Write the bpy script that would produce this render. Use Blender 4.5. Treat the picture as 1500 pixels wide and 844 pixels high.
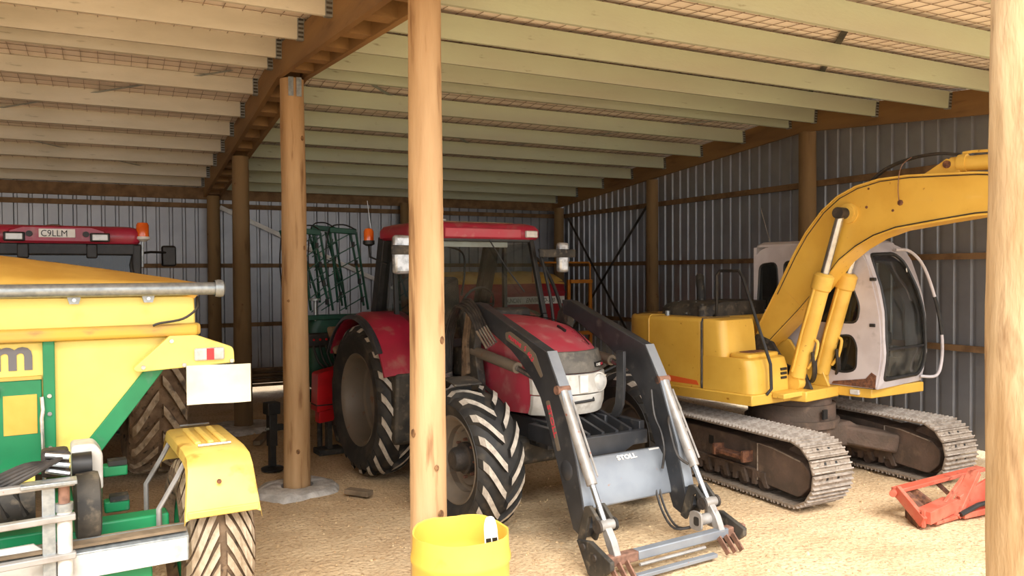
import bpy, bmesh, math, random
from mathutils import Vector, Matrix, noise
random.seed(7)
for o in list(bpy.data.objects): bpy.data.objects.remove(o)
SC = bpy.context.scene
COL = SC.collection
PI = math.pi
# ---------------------------------------------------------------- camera, sky, exposure
F = Vector((0.45414859, 0.89069928, -0.02009618))
Rr = Vector((0.8908007, -0.45434743, -0.00652109))
Uu = Vector((0.01493898, 0.01494014, 0.99977678))
cd = bpy.data.cameras.new('camera'); cam = bpy.data.objects.new('camera', cd); COL.objects.link(cam)
cd.sensor_fit = 'HORIZONTAL'; cd.sensor_width = 36.0; cd.lens = 36.0*1151.63/1500; cd.clip_start = .05; cd.clip_end = 300
cam.matrix_world = Matrix(((Rr.x, Uu.x, -F.x, 0), (Rr.y, Uu.y, -F.y, 0), (Rr.z, Uu.z, -F.z, 2.2), (0, 0, 0, 1)))
SC.camera = cam
W = bpy.data.worlds.new('overcast_sky'); SC.world = W; W.use_nodes = True
bg = W.node_tree.nodes['Background']; bg.inputs[0].default_value = (.95, .975, 1.0, 1); bg.inputs[1].default_value = 1.75
sd = bpy.data.lights.new('sun_through_cloud', 'SUN'); sd.energy = 3.4; sd.angle = math.radians(36); sd.color = (1, .97, .92)
so = bpy.data.objects.new('sun_through_cloud', sd); COL.objects.link(so)
so.rotation_euler = (math.radians(42), 0, math.radians(-12)); so.location = (0, -8, 12)
SC.view_settings.view_transform = 'Standard'; SC.view_settings.look = 'None'
SC.view_settings.exposure = .70; SC.view_settings.gamma = 1; SC.view_settings.use_curve_mapping = False

# ---------------------------------------------------------------- materials
def hx(h):
    h = h.lstrip('#'); v = [int(h[i:i+2], 16)/255 for i in (0, 2, 4)]
    return tuple(((c+.055)/1.055)**2.4 if c > .04045 else c/12.92 for c in v)+(1,)
MATS = {}
def mat(name, c1, rough=.6, metal=0., c2=None, scale=5., lo=.42, hi=.62, bump=0., bscale=40., stretch=(1, 1, 1), spec=.5,
        c3=None, s3=18., lo3=.58, hi3=.7, coat=0., detail=6.):
    m = bpy.data.materials.new(name); m.use_nodes = True; nt = m.node_tree; N = nt.nodes; L = nt.links
    b = N['Principled BSDF']; b.inputs['Roughness'].default_value = rough; b.inputs['Metallic'].default_value = metal
    b.inputs['Specular IOR Level'].default_value = spec; b.inputs['Coat Weight'].default_value = coat
    b.inputs['Base Color'].default_value = hx(c1)
    tc = N.new('ShaderNodeTexCoord'); mp = N.new('ShaderNodeMapping'); mp.inputs['Scale'].default_value = stretch
    L.new(tc.outputs['Object'], mp.inputs['Vector'])
    def nz(s, d=detail):
        n = N.new('ShaderNodeTexNoise'); n.inputs['Scale'].default_value = s; n.inputs['Detail'].default_value = d
        L.new(mp.outputs[0], n.inputs['Vector']); return n
    cur = None
    if c2:
        r = N.new('ShaderNodeValToRGB'); r.color_ramp.elements[0].position = lo; r.color_ramp.elements[1].position = hi
        r.color_ramp.elements[0].color = hx(c1); r.color_ramp.elements[1].color = hx(c2)
        L.new(nz(scale).outputs[0], r.inputs[0]); cur = r.outputs[0]
    if c3:
        r3 = N.new('ShaderNodeMapRange'); r3.inputs[1].default_value = lo3; r3.inputs[2].default_value = hi3
        L.new(nz(s3).outputs[0], r3.inputs[0])
        mx = N.new('ShaderNodeMix'); mx.data_type = 'RGBA'; mx.inputs[6].default_value = hx(c1); mx.inputs[7].default_value = hx(c3)
        L.new(r3.outputs[0], mx.inputs[0])
        if cur: L.new(cur, mx.inputs[6])
        cur = mx.outputs[2]
    if cur: L.new(cur, b.inputs['Base Color'])
    if bump:
        bp = N.new('ShaderNodeBump'); bp.inputs['Strength'].default_value = bump; bp.inputs['Distance'].default_value = .02
        L.new(nz(bscale, 4).outputs[0], bp.inputs['Height']); L.new(bp.outputs[0], b.inputs['Normal'])
    MATS[name] = m; return m
def glass(name, tint, refl=.08):
    m = bpy.data.materials.new(name); m.use_nodes = True; nt = m.node_tree; N = nt.nodes; L = nt.links; N.clear()
    o = N.new('ShaderNodeOutputMaterial'); t = N.new('ShaderNodeBsdfTransparent'); t.inputs[0].default_value = hx(tint)
    g = N.new('ShaderNodeBsdfGlossy'); g.inputs['Roughness'].default_value = .04
    d = N.new('ShaderNodeBsdfDiffuse'); d.inputs[0].default_value = hx('#8a8578')
    f = N.new('ShaderNodeFresnel'); f.inputs[0].default_value = 1.5
    mx = N.new('ShaderNodeMixShader'); L.new(f.outputs[0], mx.inputs[0]); L.new(t.outputs[0], mx.inputs[1]); L.new(g.outputs[0], mx.inputs[2])
    m2 = N.new('ShaderNodeMixShader')
    tc = N.new('ShaderNodeTexCoord'); nz = N.new('ShaderNodeTexNoise'); nz.inputs['Scale'].default_value = 7; nz.inputs['Detail'].default_value = 8
    L.new(tc.outputs['Object'], nz.inputs['Vector'])
    mr = N.new('ShaderNodeMapRange'); mr.inputs[1].default_value = .35; mr.inputs[2].default_value = .8; mr.inputs[4].default_value = refl*2
    L.new(nz.outputs[0], mr.inputs[0]); L.new(mr.outputs[0], m2.inputs[0])
    L.new(mx.outputs[0], m2.inputs[1]); L.new(d.outputs[0], m2.inputs[2]); L.new(m2.outputs[0], o.inputs[0])
    MATS[name] = m; return m

mat('dirt', '#c8a880', .95, c2='#dfc49c', scale=1.6, lo=.3, hi=.7, bump=1., bscale=26, c3='#947050', s3=34, lo3=.5, hi3=.8, detail=12)
mat('pole', '#bf9c72', .8, c2='#a37e54', scale=7, lo=.35, hi=.65, bump=.35, bscale=24, stretch=(1, 1, .12), c3='#7a5533', s3=14, lo3=.58, hi3=.72)
mat('pole_pale', '#c9ad86', .8, c2='#ad8c62', scale=6, lo=.35, hi=.65, bump=.9, bscale=16, stretch=(1, 1, .22), c3='#8a6844', s3=10, lo3=.58, hi3=.72)
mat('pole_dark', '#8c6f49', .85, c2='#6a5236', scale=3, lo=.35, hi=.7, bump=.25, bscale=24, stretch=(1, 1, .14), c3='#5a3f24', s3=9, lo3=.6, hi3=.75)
mat('knot', '#8a6540', .8, c2='#5a3c22', scale=30)
mat('beam', '#8f6c40', .75, c2='#735433', scale=4, lo=.35, hi=.7, bump=.15, bscale=30, stretch=(1, .15, 1), c3='#5a3a1a', s3=8, lo3=.6, hi3=.78)
mat('girt', '#846645', .8, c2='#6b5034', scale=6, bump=.15, bscale=30)
mat('purlin', '#d6cfbf', .7, c2='#bfb8a6', scale=5, lo=.3, hi=.75, bump=.1, bscale=60, stretch=(.25, 1, 1), c3='#7f7a62', s3=22, lo3=.66, hi3=.8)
mat('purlin_green', '#b9c4a8', .7, c2='#a8a392', scale=1.2, lo=.35, hi=.7, bump=.1, bscale=60, stretch=(.25, 1, 1), c3='#7f7a62', s3=22, lo3=.68, hi3=.8)
mat('foil', '#efe3d8', .55, c2='#e6d8cb', scale=2, lo=.3, hi=.7)
mat('wire', '#8a7868', .6)
mat('sheet', '#a4a5a9', .4, metal=.6, c2='#97989c', scale=3, lo=.3, hi=.7)
mat('galv', '#a6aaaa', .4, metal=.6, c2='#8d9394', scale=30, lo=.35, hi=.65)
mat('concrete', '#d2cdc6', .9, c2='#b0aaa3', scale=9, bump=.8, bscale=20)
mat('red', '#a3203a', .38, c2='#921c33', scale=3, c3='#a4776a', s3=5, lo3=.58, hi3=.85, coat=.2)
mat('red_dusty', '#b63c4c', .5, c2='#b04f58', scale=4, c3='#c0908a', s3=6, lo3=.56, hi3=.85)
mat('loader', '#2d2e31', .42, c2='#36373a', scale=6, c3='#66615a', s3=9, lo3=.6, hi3=.85)
mat('loader_worn', '#8d9298', .38, metal=.3, c2='#848990', scale=5, c3='#a07a66', s3=14, lo3=.70, hi3=.76)
mat('black', '#1c1b1a', .5, c2='#2a2826', scale=12)
mat('black_dusty', '#2b2926', .7, c2='#4a443b', scale=5, c3='#6d6252', s3=16, lo3=.55, hi3=.75)
mat('rubber', '#232221', .7, c2='#34312d', scale=7, c3='#544a3e', s3=6, lo3=.55, hi3=.8)
mat('rubber_dusty', '#4a3f34', .85, c2='#3a332c', scale=5, c3='#75624c', s3=9, lo3=.55, hi3=.75, bump=.2)
mat('lug_worn', '#b9b0a2', .85, c2='#a0968a', scale=22)
mat('lug_mud', '#b8a68e', .9, c2='#9a876e', scale=14, c3='#5b5044', s3=6, lo3=.55, hi3=.65)
mat('tyre_mud', '#8a7259', .92, c2='#6c5742', scale=7, c3='#3a322a', s3=11, lo3=.58, hi3=.68, bump=.5)
mat('rim', '#786c5e', .55, metal=.2, c2='#74695b', scale=5, c3='#7a5238', s3=9, lo3=.62, hi3=.75)
mat('hub', '#2a2623', .7, c2='#433a32', scale=9, bump=.4)
mat('rust', '#8a6552', .8, c2='#6c4e3f', scale=20)
mat('steel', '#c2c3c3', .25, metal=.9, c2='#a8a9aa', scale=9)
mat('cyl_grey', '#a39f9a', .4, metal=.25, c2='#918b84', scale=9, c3='#9a5b48', s3=16, lo3=.68, hi3=.73)
mat('silver', '#d4d1ca', .45, c2='#c0bbb2', scale=9, c3='#8d8477', s3=7, lo3=.6, hi3=.8)
mat('grille', '#55524d', .65, c2='#6c675f', scale=9, c3='#8a8377', s3=14, lo3=.55, hi3=.8)
mat('lens', '#cfcdc8', .15, c2='#b9b8b4', scale=20, coat=.5)
mat('yellow', '#dfb24a', .42, c2='#d6a742', scale=3, c3='#a8701c', s3=16, lo3=.68, hi3=.76, coat=.15)
mat('yellow_pale', '#e4ba54', .45, c2='#daac48', scale=4, c3='#9a6a24', s3=18, lo3=.68, hi3=.75)
mat('yellow_plastic', '#dfbd52', .42, c2='#d9b54a', scale=3, c3='#c79324', s3=8, lo3=.66, hi3=.85)
mat('spread_yellow', '#f3dd7a', .4, c2='#f0d66e', scale=2, c3='#dfbd58', s3=5, lo3=.62, hi3=.8)
mat('tarp', '#ecbb54', .6, c2='#e2ae48', scale=4, c3='#c98a1c', s3=3, lo3=.55, hi3=.8, bump=.25, bscale=5)
mat('fender_yellow', '#e9c768', .45, c2='#e2bc5c', scale=4, c3='#a87428', s3=6, lo3=.58, hi3=.75)
mat('rail_dirty', '#e0b64a', .6, c2='#c09a5a', scale=6, stretch=(.3, 1, 1), c3='#9a7a50', s3=12, lo3=.58, hi3=.7)
mat('green', '#1f8a55', .42, c2='#1b7c4c', scale=3, c3='#58806a', s3=9, lo3=.64, hi3=.85)
mat('green_dark', '#124d38', .45, c2='#0e4230', scale=5, c3='#3c5548', s3=9, lo3=.62, hi3=.85)
mat('cab_white', '#c6bfc0', .45, c2='#b9b1b2', scale=4, c3='#8d8583', s3=7, lo3=.62, hi3=.85)
mat('rust_patch', '#5a3a2c', .9, c2='#7d5238', scale=24, lo=.4, hi=.6, bump=.6)
mat('track_frame', '#524439', .85, c2='#645145', scale=4, c3='#75604e', s3=9, lo3=.56, hi3=.8, bump=.4)
mat('shoe', '#867869', .75, metal=.1, c2='#9c8d7d', scale=9, lo=.35, hi=.65, c3='#63564b', s3=20, lo3=.55, hi3=.68)
mat('shoe_edge', '#b3a89d', .5, metal=.2, c2='#93877b', scale=20)
mat('orange_red', '#c2553f', .6, c2='#c06a54', scale=6, c3='#7d3524', s3=12, lo3=.6, hi3=.72)
mat('orange_step', '#d2821e', .5, c2='#c0741a', scale=6)
mat('orange_decal', '#e0602a', .5)
mat('bright_red', '#c8141c', .35, c2='#b51018', scale=5)
mat('amber', '#e2661a', .2, c2='#cf5510', scale=8, coat=.5)
mat('tail_red', '#d0202e', .25, coat=.4)
mat('white', '#e9e7e2', .5, c2='#dedad2', scale=9)
mat('cream', '#efe9cf', .6, c2='#e6dfc2', scale=6)
mat('grey_print', '#6d6a6c', .55)
mat('black_print', '#151515', .5)
mat('red_print', '#c8384a', .5)
mat('timber_grey', '#8a7760', .9, c2='#6c5c48', scale=6)
mat('mirror', '#a9aeb0', .08, metal=1., c2='#6f7678', scale=6)
mat('plastic_wrap', '#c3c4c4', .25, metal=.4, c2='#8f9090', scale=14)
mat('seat', '#33302e', .8, c2='#443f3a', scale=9)
mat('hose', '#262321', .5, c2='#3a342f', scale=14)
mat('stone', '#b89a72', .95, c2='#9a7c58', scale=20)
mat('chaff', '#d8bd92', .95, c2='#b8946a', scale=14)
mat('drill_red', '#a3131f', .45, c2='#8d101a', scale=4)
glass('glass', '#dbe0dc', .06); glass('glass_dark', '#5c6264', .05); glass('glass_dirty', '#c0c4be', .2)

# ---------------------------------------------------------------- mesh helpers
class M:
    def __init__(s): s.v = []; s.f = []; s.mi = []
    def add(s, vs, fs, mi=0):
        k = len(s.v); s.v += [tuple(v) for v in vs]; s.f += [tuple(i+k for i in f) for f in fs]; s.mi += [mi]*len(fs); return s
    def box(s, x0, x1, y0, y1, z0, z1, mi=0):
        return s.add([(x, y, z) for x in (x0, x1) for y in (y0, y1) for z in (z0, z1)],
                     [(0, 1, 3, 2), (4, 6, 7, 5), (0, 4, 5, 1), (2, 3, 7, 6), (0, 2, 6, 4), (1, 5, 7, 3)], mi)
    def bar(s, p, q, w, h, up=(0, 0, 1), mi=0):
        p, q = Vector(p), Vector(q); d = (q-p).normalized(); u = Vector(up)
        a = d.cross(u); a = a.normalized() if a.length > 1e-5 else Vector((1, 0, 0)); u = a.cross(d).normalized()
        vs = [c+a*(i*w/2)+u*(j*h/2) for c in (p, q) for i, j in ((-1, -1), (1, -1), (1, 1), (-1, 1))]
        return s.add(vs, [(0, 1, 2, 3), (7, 6, 5, 4), (0, 4, 5, 1), (1, 5, 6, 2), (2, 6, 7, 3), (3, 7, 4, 0)], mi)
    def loft(s, rings, cap=True, mi=0, closed=True):
        n = len(rings[0]); vs = [v for r in rings for v in r]; fs = []
        for i in range(len(rings)-1):
            for j in range(n if closed else n-1):
                a, b = i*n+j, i*n+(j+1) % n; fs.append((a, b, b+n, a+n))
        if cap: fs.append(tuple(range(n-1, -1, -1))); fs.append(tuple((len(rings)-1)*n+j for j in range(n)))
        return s.add(vs, fs, mi)
    def tube(s, pts, r, n=8, mi=0, cap=True, smooth=0):
        P = [Vector(p) for p in pts]
        if smooth: P = spline(P, smooth)
        rs = r if isinstance(r, (list, tuple)) else [r]*len(P)
        if len(rs) != len(P): rs = [rs[0]]*len(P)
        rings = []; t0 = (P[1]-P[0]).normalized(); ref = Vector((0, 0, 1)) if abs(t0.z) < .9 else Vector((1, 0, 0))
        a = t0.cross(ref).normalized()
        for i, p in enumerate(P):
            t = ((P[min(i+1, len(P)-1)]-P[max(i-1, 0)])).normalized()
            a = (a-t*a.dot(t)).normalized(); b = t.cross(a)
            rings.append([p+(a*math.cos(k*2*PI/n)+b*math.sin(k*2*PI/n))*rs[i] for k in range(n)])
        return s.loft(rings, cap, mi)
    def lathe(s, prof, o=(0, 0, 0), axis='z', n=24, mi=0, cap=False):
        rings = []
        for (t, r) in prof:
            ring = []
            for k in range(n):
                c, q = r*math.cos(2*PI*k/n), r*math.sin(2*PI*k/n)
                v = {'x': (t, c, q), 'y': (c, t, q), 'z': (c, q, t)}[axis]
                ring.append((v[0]+o[0], v[1]+o[1], v[2]+o[2]))
            rings.append(ring)
        return s.loft(rings, cap, mi)
    def prism(s, poly, axis, a, b, mi=0):
        def mp(u, v, w): return {'x': (w, u, v), 'y': (u, w, v), 'z': (u, v, w)}[axis]
        return s.loft([[mp(u, v, a) for u, v in poly], [mp(u, v, b) for u, v in poly]], True, mi)
    def mesh(s, name, mats, smooth=35, recalc=True):
        me = bpy.data.meshes.new(name); me.from_pydata(s.v, [], s.f)
        for m in (mats if isinstance(mats, (list, tuple)) else [mats]): me.materials.append(MATS[m])
        me.polygons.foreach_set('material_index', s.mi)
        if recalc:
            bm = bmesh.new(); bm.from_mesh(me); bmesh.ops.recalc_face_normals(bm, faces=bm.faces); bm.to_mesh(me); bm.free()
        if smooth:
            me.polygons.foreach_set('use_smooth', [True]*len(me.polygons)); me.set_sharp_from_angle(angle=math.radians(smooth))
        me.update(); return me
    def build(s, name, mats, parent=None, bevel=0., seg=2, smooth=35, loc=(0, 0, 0), rot=(0, 0, 0), stuff=False, solid=0.):
        o = bpy.data.objects.new(name, s.mesh(name, mats, smooth)); COL.objects.link(o)
        o.parent = parent; o.location = loc; o.rotation_euler = rot
        if solid:
            md = o.modifiers.new('thickness', 'SOLIDIFY'); md.thickness = solid; md.offset = 0
        if bevel:
            md = o.modifiers.new('edges', 'BEVEL'); md.width = bevel; md.segments = seg; md.limit_method = 'ANGLE'; md.angle_limit = math.radians(40)
        if stuff: o['kind'] = 'stuff'
        return o
def spline(P, k):
    out = []
    for i in range(len(P)-1):
        p0, p1, p2, p3 = P[max(i-1, 0)], P[i], P[i+1], P[min(i+2, len(P)-1)]
        for j in range(k):
            t = j/k; out.append(.5*((2*p1)+(-p0+p2)*t+(2*p0-5*p1+4*p2-p3)*t*t+(-p0+3*p1-3*p2+p3)*t**3))
    out.append(P[-1]); return out
def link(name, me, parent=None, loc=(0, 0, 0), rot=(0, 0, 0), scale=(1, 1, 1)):
    o = bpy.data.objects.new(name, me); COL.objects.link(o); o.parent = parent; o.location = loc; o.rotation_euler = rot; o.scale = scale; return o
def tag(o, label, cat, group=None):
    o['label'] = label; o['category'] = cat
    if group: o['group'] = group
    return o
def thing(name, label, cat, loc=(0, 0, 0), rot=0., group=None):
    o = bpy.data.objects.new(name, None); COL.objects.link(o); o.location = loc; o.rotation_euler = (0, 0, math.radians(rot)); o.empty_display_size = .3
    return tag(o, label, cat, group)
def struct(name, o=None):
    if o is None:
        o = bpy.data.objects.new(name, None); COL.objects.link(o)
    o['kind'] = 'structure'; return o
def rpoly(pts, r, n=4):
    out = []; m = len(pts)
    for i in range(m):
        p = Vector(pts[i]); a = Vector(pts[i-1])-p; b = Vector(pts[(i+1) % m])-p
        ri = r[i] if isinstance(r, (list, tuple)) else r
        ri = min(ri, a.length*.45, b.length*.45); a.normalize(); b.normalize()
        if ri <= 0: out.append(tuple(p)); continue
        s0, s1 = p+a*ri, p+b*ri
        for j in range(n+1):
            t = j/n; q = s0*(1-t)**2+p*2*t*(1-t)+s1*t*t; out.append((q.x, q.y))
    return out
def plate(outer, holes, fn, name, mats, parent, solid):
    """flat sheet with window openings, mapped into space by fn and given thickness"""
    bm = bmesh.new()
    edges = []
    for lp in [outer]+holes:
        vs = [bm.verts.new((u, v, 0)) for u, v in lp]
        edges += [bm.edges.new((vs[i], vs[(i+1) % len(vs)])) for i in range(len(vs))]
    bmesh.ops.triangle_fill(bm, use_beauty=True, use_dissolve=False, edges=edges)
    for v in bm.verts: v.co = Vector(fn(v.co.x, v.co.y))
    bmesh.ops.recalc_face_normals(bm, faces=bm.faces)
    me = bpy.data.meshes.new(name); bm.to_mesh(me); bm.free(); me.materials.append(MATS[mats])
    o = link(name, me, parent); md = o.modifiers.new('thickness', 'SOLIDIFY'); md.thickness = solid; md.offset = 0; return o
def pane(poly, fn, name, mats, parent):
    me = bpy.data.meshes.new(name); me.from_pydata([fn(u, v) for u, v in poly], [], [tuple(range(len(poly)))]); me.materials.append(MATS[mats])
    return link(name, me, parent)
def seal(poly, fn, r, name, mats, parent):
    pts = [fn(u, v) for u, v in poly]; m = M(); m.tube(pts+[pts[0], pts[1]], r, 6, cap=False); return m.build(name, mats, parent)
def text(name, body, size, mats, parent, o, right, up, extrude=.002, align='LEFT', squash=1., shear=0., bold=0.):
    cu = bpy.data.curves.new(name, 'FONT'); cu.body = body; cu.size = size; cu.extrude = extrude; cu.align_x = align; cu.shear = shear; cu.resolution_u = 3; cu.offset = bold
    t = bpy.data.objects.new(name+'_src', cu); COL.objects.link(t); bpy.context.view_layer.update()
    me = bpy.data.meshes.new_from_object(t.evaluated_get(bpy.context.evaluated_depsgraph_get())); bpy.data.objects.remove(t)
    me.name = name; me.materials.clear(); me.materials.append(MATS[mats])
    r = Vector(right).normalized(); u = Vector(up); u = (u-r*u.dot(r)).normalized(); n = r.cross(u)
    mw = Matrix(((r.x, u.x, n.x, o[0]), (r.y, u.y, n.y, o[1]), (r.z, u.z, n.z, o[2]), (0, 0, 0, 1)))
    me.transform(mw @ Matrix.Diagonal((squash, 1, 1, 1))); return link(name, me, parent)
def rod(name, mats, parent, pts, r, n=8, smooth=0): return M().tube(pts, r, n, smooth=smooth).build(name, mats, parent)
def xb(name, mats, parent, x0, x1, y0, y1, z0, z1, bevel=0., seg=2): return M().box(x0, x1, y0, y1, z0, z1).build(name, mats, parent, bevel, seg)
def arc(cx, cy, r, a0, a1, n): return [(cx+r*math.cos(math.radians(a0+(a1-a0)*i/n)), cy+r*math.sin(math.radians(a0+(a1-a0)*i/n))) for i in range(n+1)]
# ---------------------------------------------------------------- the shed
AX, BX = 1.67, 8.94; YR, YM, YB, YF = 8.16, 11.80, 15.19, 4.39
WY, WX = 15.41, 9.16            # sheet planes
XL = -12.9
def zr(y):                      # underside of rafters
    return 4.18-(y-YR)*.0803 if y > YR else 4.18-(YR-y)*.0855
# floor
def axis_steps(a, b, c, d, fine, coarse):
    out = []; x = a
    while x < d:
        out.append(x); x += fine if b <= x < c else coarse
    return out+[d]
xs = axis_steps(-32, -1.5, 9.2, 32, .09, 1.2); ys = axis_steps(-30, 2.6, 15.2, 34, .09, 1.2)
def gz(x, y):
    n1 = noise.noise((x*.7, y*.7, 0)); n2 = noise.noise((x*3.1, y*3.1, 4)); n3 = noise.noise((x*9, y*9, 9))
    return -.024+.012*n1+.016*n2+.013*n3
m = M(); nx = len(xs)
m.add([(x, y, gz(x, y)) for y in ys for x in xs], [(j*nx+i, j*nx+i+1, (j+1)*nx+i+1, (j+1)*nx+i) for j in range(len(ys)-1) for i in range(nx-1)])
floor = struct('floor', m.build('floor', 'dirt', smooth=60))
# loose crumbs of earth and chaff lying on the floor
cl = M()
for i in range(9000):
    x = random.uniform(-.5, 9); y = random.uniform(2.8, 12) if i % 3 else random.uniform(2.8, 8)
    r = random.uniform(.004, .013)*(1.9 if random.random() < .05 else 1); a = random.uniform(0, 6.3); z = gz(x, y)
    vs = [(x+r*math.cos(a+k*2*PI/5)*random.uniform(.6, 1.5), y+r*math.sin(a+k*2*PI/5)*random.uniform(.6, 1.5), z-.004) for k in range(5)]+[(x+r*.2, y, z+r*random.uniform(.5, 1.0))]
    cl.add(vs, [(k, (k+1) % 5, 5) for k in range(5)], 1 if random.random() < .5 else 0)
cl.build('loose_crumbs', ['stone', 'chaff'], floor, smooth=0, stuff=True)

# ceiling: lining foil with wire netting below, purlins hung between rafters
ceil = M()
y0, y1 = 2.75, 15.5
for (ya, yb) in ((y0, YR), (YR, y1)):
    ceil.add([(XL, ya, zr(ya)+.335), (WX, ya, zr(ya)+.335), (WX, yb, zr(yb)+.335), (XL, yb, zr(yb)+.335),
              (XL, ya, zr(ya)+.37), (WX, ya, zr(ya)+.37), (WX, yb, zr(yb)+.37), (XL, yb, zr(yb)+.37)],
             [(0, 3, 2, 1), (4, 5, 6, 7), (0, 1, 5, 4), (2, 3, 7, 6), (1, 2, 6, 5), (3, 0, 4, 7)])
ceiling = struct('ceiling', ceil.build('ceiling', 'foil', smooth=0))
net = M(); wr = .0022
x = XL+.1
while x < WX-.05:
    for (ya, yb) in ((y0, YR), (YR, y1-.2)): net.bar((x, ya, zr(ya)+.326), (x+.02, yb, zr(yb)+.326), wr*2, wr*2)
    x += .155
y = y0+.05
while y < y1-.2:
    net.bar((XL, y, zr(y)+.324), (WX-.05, y, zr(y)+.324), wr*2, wr*2); y += .155
net.build('wire_netting', 'wire', ceiling, smooth=0, stuff=True)
PY = [2.98, 3.97, 4.96, 5.95, 6.94, 7.93, 8.40, 9.33, 10.32, 11.30, 12.29, 13.28, 14.27, 15.12]
bays = [(-5.48, 1.515, 'purlin'), (1.825, 8.845, 'purlin_green'), (-12.8, -5.79, 'purlin')]
pm = {}
for bi, (xa, xb_, mt) in enumerate(bays):
    L_ = xb_-xa; me = M().box(-L_/2, L_/2, -.024, .024, -.098, .098).mesh('purlin', mt, smooth=0)
    me2 = M(); 
    me2.prism([(-.03, -.105), (.03, -.105), (.03, .08), (-.03, .08)], 'x', -.03, .03)
    for k in range(5): me2.box(-.022, .022, -.033, -.030, -.085+k*.036, -.068+k*.036, 1)
    hanger = me2.mesh('joist_hanger', ['galv', 'black_dusty'], smooth=0)
    for y in PY:
        p = link('purlin', me, ceiling, ((xa+xb_)/2, y, zr(y)+(.25 if bi == 0 else .203)), (math.radians(-4.6 if y > YR else 4.9), 0, 0))
        if bi < 2:
            if bi == 0 or True: link('joist_hanger', hanger, p, (L_/2-.022, 0, 0))
            link('joist_hanger', hanger, p, (-L_/2+.022, 0, 0))
# flat steel bracing straps under the roof
st = M()
for (a, b) in (((-5, 9), (1.2, 15)), ((-5, 15), (1.2, 9)), ((2.1, 8.3), (8.6, 15)), ((2.1, 15), (8.6, 8.3))):
    st.bar((a[0], a[1], zr(a[1])+.295), (b[0], b[1], zr(b[1])+.295), .05, .003)
st2 = M().bar((5.0, 4.1, zr(4.1)+.31), (8.6, 7.95, zr(7.95)+.31), .06, .003)
st.build('bracing_strap', 'galv', ceiling, smooth=0); st2.build('bracing_strap', 'black_dusty', ceiling, smooth=0)
# rafters
def slope_board(m, x0, x1, ya, yb, dz0=0, dz1=.30):
    m.add([(x, y, zr(y)+d) for x in (x0, x1) for y in (ya, yb) for d in (dz0, dz1)], [(0, 1, 3, 2), (4, 6, 7, 5), (0, 4, 5, 1), (2, 3, 7, 6), (0, 2, 6, 4), (1, 5, 7, 3)])
def box_rafter(cx, label):
    t = thing('rafter_beam', label, 'beam', (cx, YR, 0))
    for sx in (-.125, .125):
        for ya, yb in ((2.9, YR), (YR, 15.35)):
            m = M(); slope_board(m, sx-.025, sx+.025, ya, yb); [m.v.__setitem__(i, (v[0], v[1]-YR, v[2])) for i, v in enumerate(m.v)]
            m.build('board', 'beam', t, smooth=0)
    y = 3.3
    while y < 15.2:
        m = M(); slope_board(m, -.1, .1, y, y+.18, .012, .29); [m.v.__setitem__(i, (v[0], v[1]-YR, v[2])) for i, v in enumerate(m.v)]
        m.build('spacer_block', 'beam', t, smooth=0); y += .62
box_rafter(AX, 'double-board timber rafter with spacer blocks carried by the row of posts')
box_rafter(-5.635, 'double-board timber rafter over the row beyond the yellow spreader')
t = thing('rafter_beam', 'single-board timber rafter along the top of the right-hand steel wall', 'beam', (8.87, YR, 0))
for ya, yb in ((2.9, YR), (YR, 15.35)):
    m = M(); slope_board(m, -.025, .025, ya, yb); [m.v.__setitem__(i, (v[0], v[1]-YR, v[2])) for i, v in enumerate(m.v)]
    m.build('board', 'beam', t, smooth=0)

# posts: round poles, slightly crooked, with knots
def post(name_label, x, y, r0, r1, z1, mt, knots=10, seed=0, rough=.004, collar=None, z0=-.1):
    rnd = random.Random(seed); t = thing('timber_post', name_label, 'post', (x, y, 0)); m = M(); n = 24; rings = []
    K = 46
    for i in range(K+1):
        z = z0+(z1-z0)*i/K; r = r0+(r1-r0)*i/K
        ox, oy = .012*noise.noise((z*.6, seed, 0)), .012*noise.noise((z*.6, seed, 5))
        rings.append([(ox+math.cos(k*2*PI/n)*(r+rough*noise.noise((math.cos(k*2*PI/n)*3, math.sin(k*2*PI/n)*3, z*2.2+seed))+rough*.6*noise.noise((math.cos(k*2*PI/n)*9, math.sin(k*2*PI/n)*9, z*14+seed))),
                       oy+math.sin(k*2*PI/n)*(r+rough*noise.noise((math.cos(k*2*PI/n)*3, math.sin(k*2*PI/n)*3, z*2.2+seed))), z) for k in range(n)])
    m.loft(rings); m.build('pole', mt, t, smooth=50)
    for k in range(knots):
        z = rnd.uniform(.3, z1-.4); a = rnd.uniform(-PI*.95, -PI*.05); r = r0+(r1-r0)*(z-z0)/(z1-z0); s = rnd.uniform(.010, .022)
        mk = M(); c = Vector((math.cos(a)*(r-.006), math.sin(a)*(r-.006), z)); d = Vector((math.cos(a), math.sin(a), 0)); e = Vector((-d.y, d.x, 0))
        ring = lambda q, h: [c+e*(q*math.cos(j*PI/4))+Vector((0, 0, 1))*(q*1.25*math.sin(j*PI/4))+d*h for j in range(8)]
        mk.loft([ring(s, .0), ring(s, .0065), ring(s*.5, .0075)]); mk.build('knot', 'knot', t)
    return t
post('pale round pole beside the yellow barrel', AX, YF, .113, .096, zr(YF)+.02, 'pole', 12, 3)
pp = post('brown round pole set in a spilled concrete collar under the roof ridge', AX, YR, .135, .118, zr(YR)-.012, 'pole', 8, 5)
for dx in (-.04, .04): xb('nail_plate', 'galv', pp, dx-.025, dx+.025, -.128, -.121, 3.98, 4.17)
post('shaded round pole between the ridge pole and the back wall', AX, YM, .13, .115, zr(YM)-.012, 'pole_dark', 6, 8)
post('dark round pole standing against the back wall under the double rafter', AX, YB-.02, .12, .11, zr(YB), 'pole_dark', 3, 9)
post('round corner pole where the back and right walls meet', BX-.02, YB-.02, .12, .11, zr(YB), 'pole_dark', 3, 10)
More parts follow.
